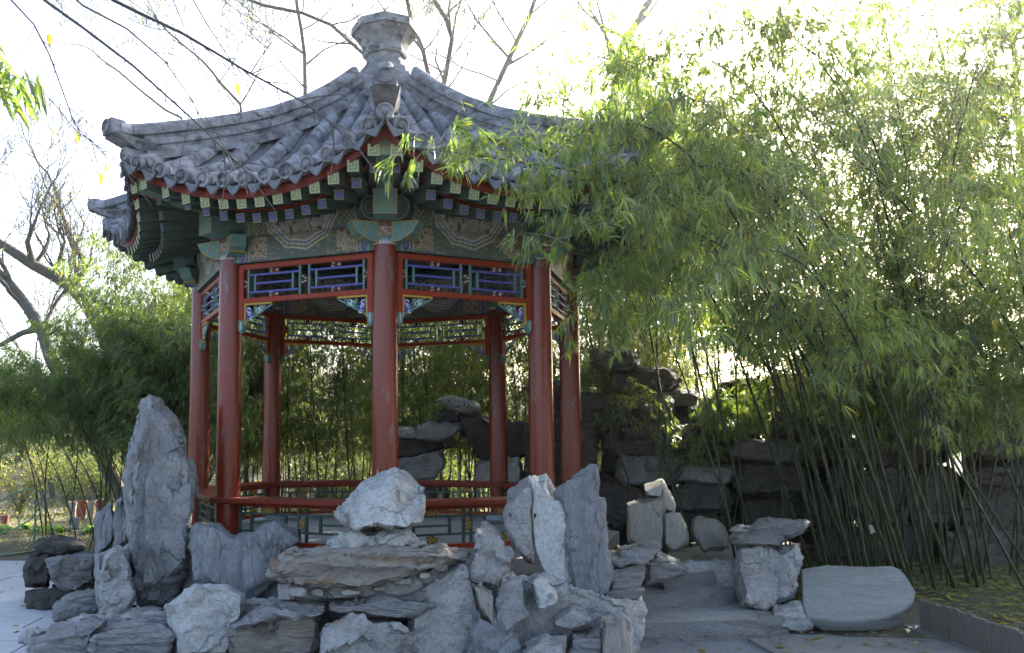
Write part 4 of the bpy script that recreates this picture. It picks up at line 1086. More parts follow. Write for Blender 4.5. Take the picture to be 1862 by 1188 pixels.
def tubes_np(paths, radii, nseg=3):
    """list of polylines -> triangles"""
    V = []; F = []; o = 0
    for P, Rr in zip(paths, radii):
        P = np.asarray(P); n = len(P); d = np.gradient(P, axis=0); d /= np.linalg.norm(d, axis=1, keepdims=True) + 1e-9
        ref = np.array([0,0,1.0]) if abs(d[0,2]) < .9 else np.array([1.0,0,0])
        a = np.cross(d, ref); a /= np.linalg.norm(a, axis=1, keepdims=True) + 1e-9; b = np.cross(d, a)
        th = 2*np.pi*np.arange(nseg)/nseg
        Rr = np.broadcast_to(np.asarray(Rr, float), (n,))
        ring = P[:,None,:] + (a[:,None,:]*np.cos(th)[None,:,None] + b[:,None,:]*np.sin(th)[None,:,None])*Rr[:,None,None]
        V.append(ring.reshape(-1,3))
        for i in range(n-1):
            for k in range(nseg):
                p, q, r, s = o+i*nseg+k, o+i*nseg+(k+1)%nseg, o+(i+1)*nseg+(k+1)%nseg, o+(i+1)*nseg+k
                F += [(p,q,r),(p,r,s)]
        o += n*nseg
    return np.concatenate(V), np.array(F)
def bamboo_mesh(path, rad0, rg, start=.35, n_br=40, blen=(.4,.9), leaf=(.09,.15), per=9, fine=False, yellow=.04, droop=.3, down=.35, spread=1.0, end_bias=1.0, gain=1.0, name='bamboo'):
    """culm and foliage meshes of one plant along a 3D path"""
    P = np.asarray(path, float); seg = np.linalg.norm(np.diff(P, axis=0), axis=1); cum = np.concatenate([[0], np.cumsum(seg)]); tot = cum[-1]
    def pos(s): return np.array([np.interp(s*tot, cum, P[:,k]) for k in range(3)])
    ns = max(10, int(tot/.16)); pts = np.array([pos(t) for t in np.linspace(0, 1, ns)]); rr = rad0*(1 - .82*np.linspace(0, 1, ns)**1.2)
    rr2 = rr.copy()
    pp = []; rq = []
    for i in range(ns):
        pp.append(pts[i]); rq.append(rr[i])
        if i % 2 == 0 and 0 < i < ns-1:
            d = (pts[i+1]-pts[i]); d /= np.linalg.norm(d) + 1e-9
            pp += [pts[i]+d*.008, pts[i]+d*.016]; rq += [rr[i]*1.22, rr[i]]
    V, F = tubes_np([np.array(pp)], [np.array(rq)], 7)
    culm = np_mesh(name + '_culm', V, F, [M['culm']], smooth=True)
    br, brr = [], []; B, D = [], []
    for b in range(n_br):
        s = start + (1-start)*rg.random()**end_bias
        o = pos(s); t = pos(min(1, s+.02)) - pos(max(0, s-.02)); t /= np.linalg.norm(t) + 1e-9
        az = rg.uniform(0, 2*np.pi); el = rg.uniform(-.1, .9)
        d = np.array([math.cos(az)*math.cos(el), math.sin(az)*math.cos(el), math.sin(el)])*spread + t*.5; d /= np.linalg.norm(d)
        L = rg.uniform(*blen)*(1.15 - .5*s)
        q = [o]; dd = d.copy()
        for k in range(5):
            q.append(q[-1] + dd*L/5); dd = dd + np.array([0,0,-.16]) ; dd /= np.linalg.norm(dd)
        br.append(np.array(q)); brr.append(np.linspace(.0045, .0012, 6))
        for k in range(per):
            u = .25 + .75*rg.random()**.6
            i = min(4, int(u*5)); base = q[i] + (q[i+1]-q[i])*(u*5-i)
            sub = base + rg.normal(0, .05, 3)*np.array([1,1,.8])
            axis = dd*.55 + rg.normal(0, .5, 3) + np.array([0,0,-down])
            m_ = rg.integers(3, 6)
            for _ in range(m_):
                B.append(sub + rg.normal(0, .012, 3)); D.append(axis + rg.normal(0, .33, 3)*np.linalg.norm(axis))
    B = np.array(B); D = np.array(D); n = len(B)
    Ln = rg.uniform(leaf[0], leaf[1], n); Wd = Ln*rg.uniform(.11, .16, n)
    V, F, col = leaves(B, D, Ln, Wd, rg, fine, yellow, droop=droop, gain=gain)
    V2, F2 = tubes_np(br, brr, 3)
    F2 = F2 + len(V); mi = np.concatenate([np.zeros(len(F), int), np.ones(len(F2), int)])
    fol = np_mesh(name + '_foliage', np.concatenate([V, V2]), np.concatenate([F, F2]), [M['leaf'], M['twig']], mi, np.concatenate([col, np.tile((.1,.1,.05,1), (len(V2),1))]))
    return culm, fol
def bamboo(culm, fol, loc, label, group, rz=0, tilt=(0,0), sc=1.0):
    o = empty('bamboo', loc, label, 'bamboo', group)
    o.rotation_euler = tilt.to_euler() if isinstance(tilt, Matrix) else (tilt[0], tilt[1], rz)
    o.scale = (sc, sc, sc)
    link('culm', culm, o); link('foliage', fol, o)
    return o
rg = np.random.default_rng(11)
def arc_path(h, lean, bend, n=14):
    """culm that rises, then arches over towards +x"""
    t = np.linspace(0, 1, n); x = lean*t + bend*t**3; z = h*(t - .16*(bend/h)*t**3.2); return np.stack([x, np.zeros(n), z], 1)

# proto plants
tall = [bamboo_mesh(arc_path(6.2 + .3*k, .1, .7+.25*k), .0145, rg, .32, 98, (.5,1.15), (.07,.14), 7, yellow=.05, gain=(.8,1.15,.95,.7,1.25)[k], name='tall_bamboo') for k in range(5)]
tall_hi = [bamboo_mesh(arc_path(6.0 + .3*k, .1, .8+.25*k), .0145, rg, .54, 84, (.5,1.15), (.08,.13), 7, yellow=.06, name='tall_bamboo') for k in range(3)]
mid = [bamboo_mesh(arc_path(4.7 + .3*k, .1, .8+.2*k), .014, rg, .24, 95, (.4,.95), (.08,.13), 8, yellow=.04, gain=.7, name='grove_bamboo') for k in range(4)]
low_ = [bamboo_mesh(arc_path(3.1 + .2*k, .2, 1.1+.35*k), .013, rg, .45, 70, (.35,.8), (.08,.135), 9, yellow=.01, gain=.95, name='low_bamboo') for k in range(3)]

G_S = 'short bamboo plants before the rockery wall'; L_S = 'short leafy bamboo filling the space before the dark rockery wall'
G_F = 'tall bamboo plants at the back of the grove'; L_F = 'tall bamboo at the back of the grove, rising behind the rockery wall'
G_W = 'bare-stemmed bamboo plants bowing to the pavilion'; L_W = 'bare-stemmed bamboo bowing from the front of the grove towards the pavilion'
# right grove: traced culms, foot and a point higher up in the photo
G_R = 'bamboo plants of the grove right of the pavilion'; L_R = 'slender green bamboo of the leafy grove right of the pavilion'
traced = [(1316,1000,1298,800,9.6),(1352,985,1340,800,9.5),(1366,985,1322,800,9.3),(1428,985,1408,800,9.4),(1437,985,1416,790,9.5),(1505,1010,1432,810,9.2),(1542,1025,1448,790,9.0),(1548,1025,1500,800,9.1),(1556,1030,1520,800,9.3),(1578,1030,1574,800,9.5),(1594,1030,1590,800,9.6),
 (1690,1085,1635,840,8.6),(1704,1085,1663,880,8.7),(1714,1085,1690,800,8.8),(1732,1085,1705,860,8.7),(1728,1100,1700,850,8.5),(1764,1060,1720,860,8.6),(1792,1070,1755,860,8.7),(1880,1050,1755,840,8.4),(1868,1080,1735,840,8.3),(1802,1050,1785,930,9.0),(1782,1040,1778,780,9.4),(1168,960,1085,720,9.8),(1205,950,1196,640,10.0),(1232,950,1214,700,9.9)]
rr_ = random.Random(31)
def place_line(xf, yf, xt, yt, Y, proto, rz, label, group, sc=1.0):
    a = at(xf, yf, Y); z0 = hill(a[0], Y); b = at(xt, yt, Y)
    d = Vector((b[0]-a[0], rr_.uniform(-.06,.06), b[2]-a[2])).normalized()
    q = Vector((0,0,1)).rotation_difference(d).to_matrix() @ Matrix.Rotation(rz, 3, 'Z')
    foot = Vector(a) - d*((a[2]-z0)/d.z)
    return bamboo(proto[0], proto[1], foot, label, group, tilt=q, sc=sc)
for i, (a, b, c, d, Y) in enumerate(traced):
    place_line(a, b, c, d, Y, (tall[i % 5] if a > 1480 else tall_hi[i % 3]), rr_.uniform(0, 6.28), L_R, G_R, rr_.uniform(.8, 1.0))
rr_ = random.Random(101)
for i in range(11):
    x = rr_.uniform(1480, 1990); Y = rr_.uniform(8.7, 10.2)
    place_line(x, 1000, x + rr_.uniform(-55, 40), 800, Y, tall[i % 5], rr_.uniform(0, 6.28), L_R, G_R, rr_.uniform(.78, 1.05))
for i in range(9):
    x = rr_.choice((rr_.uniform(1090, 1200), rr_.uniform(1500, 2000), rr_.uniform(1700, 2000))); Y = rr_.uniform(11.8, 13.2)
    place_line(x, 900, x + rr_.uniform(-40, 20), 700, Y, tall[(i+2) % 5], rr_.uniform(0, 6.28), L_F, G_F, rr_.uniform(.85, 1.2))

for i in range(18):
    x = rr_.uniform(1545, 2080); Y = rr_.uniform(10.2, 12.6)
    place_line(x, 900, x + rr_.uniform(-40, 40), 700, Y, tall[(i+1) % 5], rr_.uniform(0, 6.28), L_F, G_F, rr_.uniform(1.05, 1.42))
for i in range(9):
    x = rr_.uniform(1090, 1330); Y = rr_.uniform(11.7, 13.2)
    place_line(x, 900, x + rr_.uniform(-40, 40), 700, Y, tall_hi[i % 3], rr_.uniform(0, 6.28), L_F, G_F, rr_.uniform(1.05, 1.25))
rr_ = random.Random(102)
for i in range(20):
    x = rr_.uniform(1490, 1920); Y = rr_.uniform(9.3, 10.1) - .7*max(0, (x-1500)/400)
    place_line(x, 1000, x + rr_.uniform(-40, 40), 800, Y, low_[i % 3], rr_.uniform(0, 6.28), L_S, G_S, rr_.uniform(.85, 1.1))
rr_ = random.Random(103)
for x, Y, sc_ in ((1165,10.5,.7),(1205,10.2,.8),(1255,10.3,.9),(1330,10.3,.8)):
    place_line(x, 960, x + rr_.uniform(-30, 30), 760, Y, low_[rr_.randrange(3)], rr_.uniform(0, 6.28), L_S, G_S, sc_)
# nearer plants of the grove that bow towards the pavilion
for i in range(7):
    x = rr_.uniform(1290, 1640); Y = rr_.uniform(7.7, 9.0)
    place_line(x, 1040, x - rr_.uniform(30, 110), 700, Y, tall_hi[i % 3], math.pi + rr_.uniform(-.7, .9), L_W, G_W, rr_.uniform(.72, .92))
rr_ = random.Random(104)
# grove behind the pavilion
G_B = 'bamboo plants of the grove behind the pavilion'; L_B = 'thin dark bamboo of the dense grove seen between the columns behind the pavilion'
for i in range(125):
    x = rr_.uniform(-4.8, 5.6); Y = rr_.uniform(13.2, 17.0)
    p = mid[i % 4]
    o = bamboo(p[0], p[1], (x, Y, hill(x, Y)), L_B, G_B, rr_.uniform(0, 6.28), (rr_.uniform(-.08,.08), rr_.uniform(-.22,.08)), rr_.uniform(.8, 1.15))
for i in range(34):
    x = rr_.uniform(-5.5, 6.5); Y = rr_.uniform(16.6, 18.4); p = mid[i % 4]
    bamboo(p[0], p[1], (x, Y, hill(x, Y)), L_B, G_B, rr_.uniform(0, 6.28), (rr_.uniform(-.08,.08), rr_.uniform(-.15,.1)), rr_.uniform(.9, 1.15))
rr_ = random.Random(105)
# dark clump to the left, drooping over the garden
G_L = 'bamboo plants of the drooping clump left of the pavilion'; L_L = 'dark green bamboo of the drooping clump left of the pavilion'
for i in range(44):
    x = rr_.uniform(-3.7, -2.5) if i % 2 else rr_.uniform(-4.5, -3.4); Y = rr_.uniform(12.2, 14.0)
    p = low_[i % 3]
    bamboo(p[0], p[1], (x, Y, hill(x, Y)), L_L, G_L, math.pi + rr_.uniform(-.8, .8), (rr_.uniform(-.1,.1), rr_.uniform(-.72,-.12)), rr_.uniform(.85, 1.15))

for i in range(7):
    x = rr_.uniform(-7.4, -5.4); Y = rr_.uniform(13.6, 15.2)
    p = low_[i % 3]
    bamboo(p[0], p[1], (x, Y, hill(x, Y)), L_L, G_L, rr_.uniform(0, 6.28), (rr_.uniform(-.1,.1), rr_.uniform(-.3,.2)), rr_.uniform(.85, 1.1))
for x, Y, sc_ in ((70,13.2,.85),(112,13.2,.9),(145,12.6,.9),(170,13.0,.9),(200,12.6,.95),(228,12.9,.9),(255,12.5,.95)):
    place_line(x + 25, 960, x, 800, Y, low_[rr_.randrange(3)], math.pi + rr_.uniform(-1, 1), L_L, G_L, sc_)
# arching culms whose leafy ends hang in front of the roof
G_A = 'bamboo culms arching from the grove towards the pavilion roof'
arches = [
 ('bamboo culm whose leaves lie across the middle of the right roof slope', [(1560,1050,8.2),(1450,640,7.4),(1310,330,6.7),(1180,220,6.1),(1060,230,5.8),(985,300,5.7)], .5, 64, 1.0),
 ('bamboo culm whose leaves cover the right roof corner', [(1600,1040,8.6),(1500,600,7.8),(1380,270,7.0),(1270,170,6.4),(1180,200,6.1),(1120,280,6.0)], .48, 70, 1.0),
 ('bamboo culm drooping in front of the right end of the eave', [(1660,1050,8.4),(1540,600,7.6),(1400,330,6.9),(1270,290,6.3),(1170,360,6.0),(1120,450,5.9)], .48, 64, 1.0),
 ('bamboo culm with leaves filling the space just right of the far right column', [(1500,1020,8.8),(1400,650,8.0),(1300,430,7.4),(1200,400,6.9),(1120,470,6.7),(1085,590,6.6)], .45, 64, 1.0),
 ('bamboo culm bowing left high above the right roof corner', [(1620,1030,9.0),(1540,500,8.4),(1400,180,7.8),(1270,90,7.3),(1160,110,7.0),(1090,170,6.9)], .45, 64, 1.0),
 ('bamboo culm arching across the top of the photo right of centre', [(1760,1060,8.8),(1660,450,8.2),(1540,130,7.7),(1400,50,7.3),(1280,60,7.1)], .42, 70, 1.0),
 ('bamboo culm with its nodding tip in the middle of the grove at eave height', [(1700,1060,8.4),(1600,620,7.6),(1480,350,7.0),(1360,300,6.5),(1260,370,6.2),(1220,470,6.1)], .42, 70, 1.0),
 ('bamboo culm drooping low before the middle of the rockery wall', [(1640,1060,8.6),(1560,760,7.9),(1470,570,7.4),(1390,560,7.1),(1340,640,7.0)], .4, 60, 1.0),
 ('long bamboo culm arching furthest left, its leaf tip before the front roof corner', [(1640,1060,8.3),(1500,700,7.8),(1330,430,7.2),(1150,330,6.6),(980,300,5.9),(850,280,5.4),(745,268,5.1)], .42, 60, 1.1),
 ('bamboo culm hanging before the right columns with its leaves over the beam', [(1660,1060,8.2),(1540,720,7.6),(1380,480,6.9),(1200,390,6.2),(1080,400,5.7),(1010,450,5.4)], .45, 58, 1.0),
 ('bamboo culm drooping across the right eave below the roof edge', [(1600,1030,8.6),(1450,600,7.9),(1300,380,7.2),(1140,320,6.6),(1020,330,6.0),(940,370,5.7)], .45, 58, 1.0),
 ('bamboo culm hanging beside the far right column under the eave', [(1560,1030,9.0),(1420,700,8.2),(1300,520,7.3),(1190,470,6.6),(1100,510,6.2),(1060,560,6.1)], .4, 60, 1.0),
 ('near bamboo culm with grey-green leaves hanging in the middle of the grove', [(1740,1080,8.4),(1600,700,7.4),(1480,480,6.4),(1370,440,5.8),(1290,520,5.5),(1250,620,5.4)], .35, 80, .9),
 ('upright leaning bamboo culm whose tip reaches highest above the roof', [(1520,1010,9.0),(1440,650,8.5),(1330,330,8.0),(1230,170,7.6),(1130,110,7.3)], .4, 66, 1.0),
 ('bamboo culm with sparse leaves against the sky right of the finial', [(1480,1010,9.2),(1330,600,8.7),(1180,330,8.2),(1050,210,7.8),(960,180,7.5)], .5, 50, 1.0),
 ('tall bamboo culm crossing the sky below the bright sun gap', [(1700,1085,8.7),(1660,600,8.2),(1580,250,7.8),(1480,90,7.4),(1380,30,7.2)], .35, 80, 1.0),
 ('bamboo culm bending down at the right edge of the photo', [(1900,1085,8.3),(1880,600,7.6),(1820,350,7.0),(1760,330,6.6),(1720,450,6.3)], .35, 80, 1.0),
 ('thick leaning bamboo culm crossing the upper right corner', [(2050,1000,8.6),(1900,700,8.2),(1780,500,7.9),(1640,370,7.7),(1450,180,7.4),(1350,90,7.3)], .35, 60, 1.0),
 ('bamboo culm spreading over the middle of the grove at roof height', [(1620,1040,8.6),(1560,650,8.0),(1440,380,7.4),(1330,280,7.0),(1220,270,6.8)], .35, 80, 1.0),
 ('bamboo culm nodding before the right end of the rockery wall', [(1780,1085,8.5),(1720,780,7.8),(1640,600,7.2),(1560,600,6.8),(1520,680,6.7)], .35, 70, 1.0),
]
for lab, pts, st, nb, sc in arches:
    P = np.array([at(*p) for p in pts]); P[0,2] = hill(P[0,0], P[0,1]) - .02
    t = np.linspace(0, 1, len(P)); tt = np.linspace(0, 1, 26)
    # smooth the traced points
    Q = np.stack([np.interp(tt, t, P[:,k]) for k in range(3)], 1)
    for _ in range(4): Q[1:-1] = (Q[:-2] + 2*Q[1:-1] + Q[2:])/4
    o0 = Q[0].copy()
    cu, fo = bamboo_mesh(Q - o0, .017, rg, st, int(nb*1.0), (.2,.65), (.07,.13), 6, fine=True, yellow=.04, down=.55, droop=.25, end_bias=.75, name='arching_bamboo')
    bamboo(cu, fo, tuple(o0), lab, G_A)
# spray of leaves at the left edge, hanging from a culm just outside the frame
P = np.array([(-2.35,3.3,0),(-2.3,3.3,1.6),(-2.15,3.3,2.9),(-1.92,3.25,3.35),(-1.62,3.2,3.2),(-1.50,3.2,2.95)])
Q = np.stack([np.interp(np.linspace(0,1,22), np.linspace(0,1,6), P[:,k]) for k in range(3)], 1)
for _ in range(3): Q[1:-1] = (Q[:-2] + 2*Q[1:-1] + Q[2:])/4
cu, fo = bamboo_mesh(Q - Q[0], .010, rg, .84, 14, (.06,.16), (.11,.18), 3, fine=True, yellow=0, down=.5, end_bias=.6, name='edge_bamboo')
bamboo(cu, fo, tuple(Q[0]), 'lone bamboo culm at the left edge whose leaf spray hangs into view', None)

# ---------------------------------------------------------------- trees
def grow(rng, start, d, length, r, depth, paths, radii, tips, gnarl=.25, up=.12, fork=(2,3), shrink=.72, ang=.6):
    n = 6; p = np.array(start, float); d = np.array(d, float); pts = [p.copy()]; rs = [r]
    for i in range(n):
        d = d + np.array([rng.gauss(0, gnarl), rng.gauss(0, gnarl), rng.gauss(0, gnarl) + up])*.5; d /= np.linalg.norm(d)
        p = p + d*length/n; pts.append(p.copy()); rs.append(r*(1 - .38*(i+1)/n))
        if depth > 0 and i in (2, 4) and rng.random() < .75:
            a = np.array([rng.gauss(0,1), rng.gauss(0,1), rng.gauss(0,.6)+.3]); a -= d*a.dot(d); a /= np.linalg.norm(a)+1e-9
            grow(rng, p, d*math.cos(ang*1.3) + a*math.sin(ang*1.3), length*shrink*.8, rs[-1]*.55, depth-1, paths, radii, tips, gnarl, up, fork, shrink, ang)
    paths.append(np.array(pts)); radii.append(np.array(rs))
    if depth == 0: tips.append((pts[-1], d)); tips.append((pts[3], d)); return
    for k in range(rng.randint(*fork)):
        a = np.array([rng.gauss(0,1), rng.gauss(0,1), rng.gauss(0,.7)]); a -= d*a.dot(d); a /= np.linalg.norm(a)+1e-9
        an = rng.uniform(.4, 1.1)*ang
        grow(rng, p, d*math.cos(an) + a*math.sin(an), length*shrink*rng.uniform(.8, 1.15), rs[-1]*rng.uniform(.62, .85), depth-1, paths, radii, tips, gnarl, up, fork, shrink, ang)
def tree(loc, label, seed, length, r, depth, leaves_n=0, d=(0,0,1), group=None, leafcol=None, name='bare_tree', cat='tree', trunk_pts=None, limbs=(), **k):
    rng = random.Random(seed); rgl = np.random.default_rng(seed); paths, radii, tips = [], [], []
    if trunk_pts is not None:
        T = [np.array(p, float) - np.array(loc) for p in trunk_pts]
        paths.append(np.array(T)); radii.append(np.linspace(r*1.2, r*.8, len(T)))
        dd = T[-1]-T[-2]; dd /= np.linalg.norm(dd)
        grow(rng, T[-1], dd, length, r*.8, depth, paths, radii, tips, **k)
        for lp in limbs:
            Lp = [np.array(p, float) - np.array(loc) for p in lp]; paths.append(np.array(Lp)); radii.append(np.linspace(r*.62, r*.25, len(Lp))); dl = Lp[-1]-Lp[-2]; dl /= np.linalg.norm(dl)
            grow(rng, Lp[-1], dl, length*.7, r*.25, max(1, depth-1), paths, radii, tips, **k)
            for q_ in Lp[1:-1]:
                a = np.array([rng.gauss(0,1), rng.gauss(0,.5), .5]); a /= np.linalg.norm(a); grow(rng, q_, a, length*.5, r*.22, max(1, depth-2), paths, radii, tips, **k)
        for i in range(2, len(T)-1):
            a = np.array([rng.gauss(0,1), rng.gauss(0,.5), .8]); a /= np.linalg.norm(a)
            grow(rng, T[i], a, length*.6, r*.45, max(1, depth-1), paths, radii, tips, **k)
    else: grow(rng, (0,0,0), d, length, r, depth, paths, radii, tips, **k)
    o = empty(name, loc, label, cat, group)
    big = [i for i in range(len(paths)) if radii[i][0] > r*.5] or [0]
    sm = [i for i in range(len(paths)) if i not in big]
    V, F = tubes_np([paths[i] for i in big], [radii[i] for i in big], 7); link('trunk', np_mesh('trunk', V, F, [M['bark']], smooth=True), o)
    if sm: V, F = tubes_np([paths[i] for i in sm], [np.maximum(radii[i], .0035) for i in sm], 4); link('branches', np_mesh('branches', V, F, [M['bark']], smooth=True), o)
    if leaves_n and tips:
        idx = rgl.integers(0, len(tips), leaves_n); B = np.array([tips[i][0] for i in idx]) + rgl.normal(0, .14, (leaves_n,3)); D = np.array([tips[i][1] for i in idx])*.3 + rgl.normal(0, .6, (leaves_n,3)) + np.array([0,0,-.3])
        Ln = rgl.uniform(.04, .08, leaves_n); V, F, col = leaves(B, D, Ln, Ln*.45, rgl, False, .0, leafcol if leafcol is not None else np.array([(.20,.22,.06),(.26,.25,.07),(.15,.19,.06)]))
        link('crown', np_mesh('crown', V, F, [M['leaf2']], None, col), o)
    return o
GB = 'bare winter trees behind the pavilion roof'
# two leaning trees at the left edge
def trunk_line(pts, Y, dx=.8):
    P = [at(x, y, Y) for x, y in pts]; b = P[0].copy(); b[2] = hill(b[0], Y); b[0] += dx; return [tuple(b)] + [tuple(p) for p in P]
T1 = trunk_line([(200,640),(183,598),(158,555),(130,522),(95,500),(60,482),(15,452)], 17)
tree(T1[0], 'thick forked tree leaning left over the dark bamboo clump', 12, 1.4, .13, 5, 1500, group='leaning trees at the left edge', trunk_pts=T1, limbs=[[at(132,524,17), at(155,492,17), at(150,470,17.1), at(128,430,17.2), at(110,380,17.2), at(97,335,17.3)], [at(60,482,17), at(50,440,16.8), at(65,400,16.8)]], gnarl=.3, up=.2, ang=.7)
T2 = trunk_line([(92,650),(78,605),(52,560),(22,522),(-20,480),(-60,430)], 16, 1.8)
tree(T2[0], 'dark leaning trunk at the very left edge of the photo', 14, 1.5, .115, 5, 900, group='leaning trees at the left edge', trunk_pts=T2, limbs=[[at(70,598,16), at(40,606,16), at(0,628,16), at(-40,640,16)]], gnarl=.3, up=.2, ang=.7)
tree((-8.8,22,hill(-8.8,22)), 'thin bare tree far behind the leaning trees', 17, 2.6, .09, 5, 1600, (0,0,1), None, gnarl=.25)
def roof_tree(pts, Y, r, label, seed, limbs=(), lv=900, **k):
    T = trunk_line(pts, Y); T[0] = (T[1][0] + (T[1][0]-T[2][0])*.5, Y, T[0][2])
    tree(T[0], label, seed, 2.1, r*.8, 5, lv, group=GB, trunk_pts=T, limbs=[[at(x, y, Y + .3*i) for i, (x, y) in enumerate(l)] for l in limbs], gnarl=.22, ang=.55, **k)
roof_tree([(790,200),(783,155),(769,92),(748,39),(738,-10)], 19, .075, 'bare tree whose trunk rises closest to the finial on its right', 3, [[(769,92),(742,60),(700,20),(680,-10)]])
roof_tree([(800,210),(804,170),(811,134),(822,71),(811,35),(783,-10)], 19.5, .085, 'forked bare tree second to the right of the finial', 5, [[(820,85),(829,28),(845,-15)],[(808,150),(792,110),(796,70)]])
roof_tree([(870,220),(886,194),(907,148),(939,78),(963,28),(976,-10)], 18.5, .08, 'bare tree leaning right with a crossing limb above the right roof slope', 7, [[(930,110),(903,81),(868,39),(840,-10)],[(920,120),(965,95),(1010,60)]])
roof_tree([(555,200),(555,160),(554,100),(548,55),(540,10)], 21, .07, 'pale bare tree behind the left roof slope', 8, [[(554,120),(590,90),(640,70)],[(554,100),(520,70),(470,40)]], 1800)
roof_tree([(720,150),(690,120),(656,94),(603,46),(550,24),(480,10)], 20, .06, 'bare tree with a limb running left from behind the finial', 9, [[(640,80),(600,78),(560,70)]], 1500)
roof_tree([(450,250),(440,215),(437,190),(400,150),(385,130)], 22, .055, 'small pale bare tree above the middle of the left roof slope', 10, [[(437,190),(450,170),(470,130)]], 1600)
roof_tree([(335,250),(330,215),(300,200),(262,170)], 23, .05, 'small bare tree furthest left above the roof', 11, [], 1500)
roof_tree([(1110,260),(1122,106),(1140,70),(1151,53),(1185,-5)], 17, .11, 'thick dark tree limb rising from the bamboo right of the roof', 13, [[(1118,130),(1100,60),(1085,0)]], 900)
# evergreens at the top right
def conifer(loc, h, label, seed, n=9000, lean=0.0):
    rgl = np.random.default_rng(seed); rng = random.Random(seed)
    o = empty('evergreen_tree', loc, label, 'tree', 'dark evergreens above the grove')
    paths = [np.array([(lean*h*t*t, 0, h*t) for t in np.linspace(0,1,9)])]; radii = [np.linspace(.16,.03,9)]; B = []; D = []
    for k in range(70):
        t = .25 + .75*rng.random(); az = rng.uniform(0, 6.28); L = (1.5 + rng.random())*(1.2-t)+.35
        p = np.array([lean*h*t*t, 0, h*t]); d = np.array([math.cos(az), math.sin(az), rng.uniform(.05,.5)]); q = [p]
        for i in range(4): q.append(q[-1]+d*L/4); d = d + np.array([rng.gauss(0,.18), rng.gauss(0,.18), -.04])
        paths.append(np.array(q)); radii.append(np.linspace(.03,.006,5))
        for i in range(n//70):
            u = .3 + .7*rng.random(); j = min(3, int(u*4)); b = q[j] + (q[j+1]-q[j])*(u*4-j)
            B.append(b + rgl.normal(0, .10, 3)); D.append(d*.5 + rgl.normal(0,.6,3))
    V, F = tubes_np(paths, radii, 5); link('trunk', np_mesh('trunk', V, F, [M['bark']], smooth=True), o)
    B = np.array(B); D = np.array(D); Ln = rgl.uniform(.10,.2,len(B)); V, F, col = leaves(B, D, Ln, Ln*.22, rgl, False, 0, np.array([(.035,.06,.035),(.045,.075,.04)]))
    link('crown', np_mesh('crown', V, F, [M['leaf2']], None, col), o)
conifer((5.4,16.5,hill(5.4,16.5)), 9.6, 'dark evergreen rising behind the bamboo right of the roof', 41, 5000, -.05)
conifer((11.5,14.5,hill(11.5,14.5)), 9.5, 'dark evergreen in the upper right corner beside the sun', 42, 9000, 0)

# near bare branches reaching in at the upper left
nb = empty('overhanging_tree', (-3.4, 3.4, 0), 'bare thin tree at the left whose long twigs arch across the sky', 'tree')
mb = MB(); trunk_top = Vector((.3, .2, 4.6)); mb.tube([(0,0,0),(.05,0,1.5),(.0,.1,3.0),(.12,.15,4.0),tuple(trunk_top)], [.10,.09,.075,.06,.05], 10); link('trunk', mb.mesh('trunk', [M['bark_grey']], 60), nb)
twigs = [([(205,0),(262,28),(330,60),(385,92),(440,125),(500,158),(560,190),(600,222),(622,244)], 3.6, .0085), ([(80,0),(150,50),(240,118),(300,172),(370,235),(405,270),(436,304)], 3.5, .0075), ([(150,10),(230,52),(300,112),(345,176),(372,228)], 3.45, .005),
 ([(20,0),(62,45),(90,100),(112,160),(135,225),(168,262),(190,280)], 3.3, .0045), ([(345,-10),(380,50),(420,110),(455,140)], 3.7, .004), ([(310,-10),(340,60),(370,130),(410,180)], 3.7, .003), ([(560,-10),(610,40),(640,80)], 4.0, .003), ([(0,130),(60,150),(100,190),(140,240),(178,262)], 3.3, .003)]
rng = random.Random(3); yl_b, yl_d = [], []
for pts, Y, r in twigs:
    P = [at(x, y, Y) for x, y in pts]
    top = Vector(nb.location) + trunk_top
    Pn = [Vector(p) for p in P]; first = Pn[0]; lead = [top, top.lerp(first, .5) + Vector((0,0,.35))] + Pn
    m_ = MB(); m_.tube([p - nb.location for p in lead], [r*2.2, r*1.6] + list(np.linspace(r, r*.35, len(Pn))), 6)
    for k in range(len(Pn)*2):
        i = rng.randrange(1, len(Pn)-1); o_ = Pn[i].lerp(Pn[i+1], rng.random()); d = (Pn[i+1]-Pn[i]).normalized() + Vector((rng.gauss(0,.7), rng.gauss(0,.5), rng.gauss(0,.7))); L = rng.uniform(.03, .16)
        q = [o_, o_ + d*L*.5, o_ + d*L + Vector((0,0,-.01))]; m_.tube([p - nb.location for p in q], [r*.4, r*.3, r*.2], 4)
        if rng.random() < .03: yl_b.append(q[-1]); yl_d.append((rng.gauss(0,.4), rng.gauss(0,.4), -1))
    # fork at the tip
    for s in (-1, 1):
        o_ = Pn[-2]; d = (Pn[-1]-Pn[-2]).normalized(); q = [o_, o_ + (d + Vector((s*.5,0,-.4)))*.10, o_ + (d + Vector((s*.7,0,-.9)))*.17]; m_.tube([p - nb.location for p in q], [r*.45, r*.35, r*.2], 4)
    link('branch', m_.mesh('branch', [M['bark_grey']], 60), nb)
for x, y, Y, L in ((431,150,3.55,.055),(88,60,3.3,.035),(138,236,3.3,.028),(190,292,3.3,.02)): yl_b.append(Vector(at(x, y, Y))); yl_d.append((.1,.2,-1)); 
for b, d in zip(yl_b, yl_d):
    V, F, col = leaves(np.array([b - nb.location]), np.array([d], float), np.array([.05]), np.array([.022]), rg, True, 1.0); link('leaf', np_mesh('leaf', V, F, [M['leaf2']], None, col), nb)

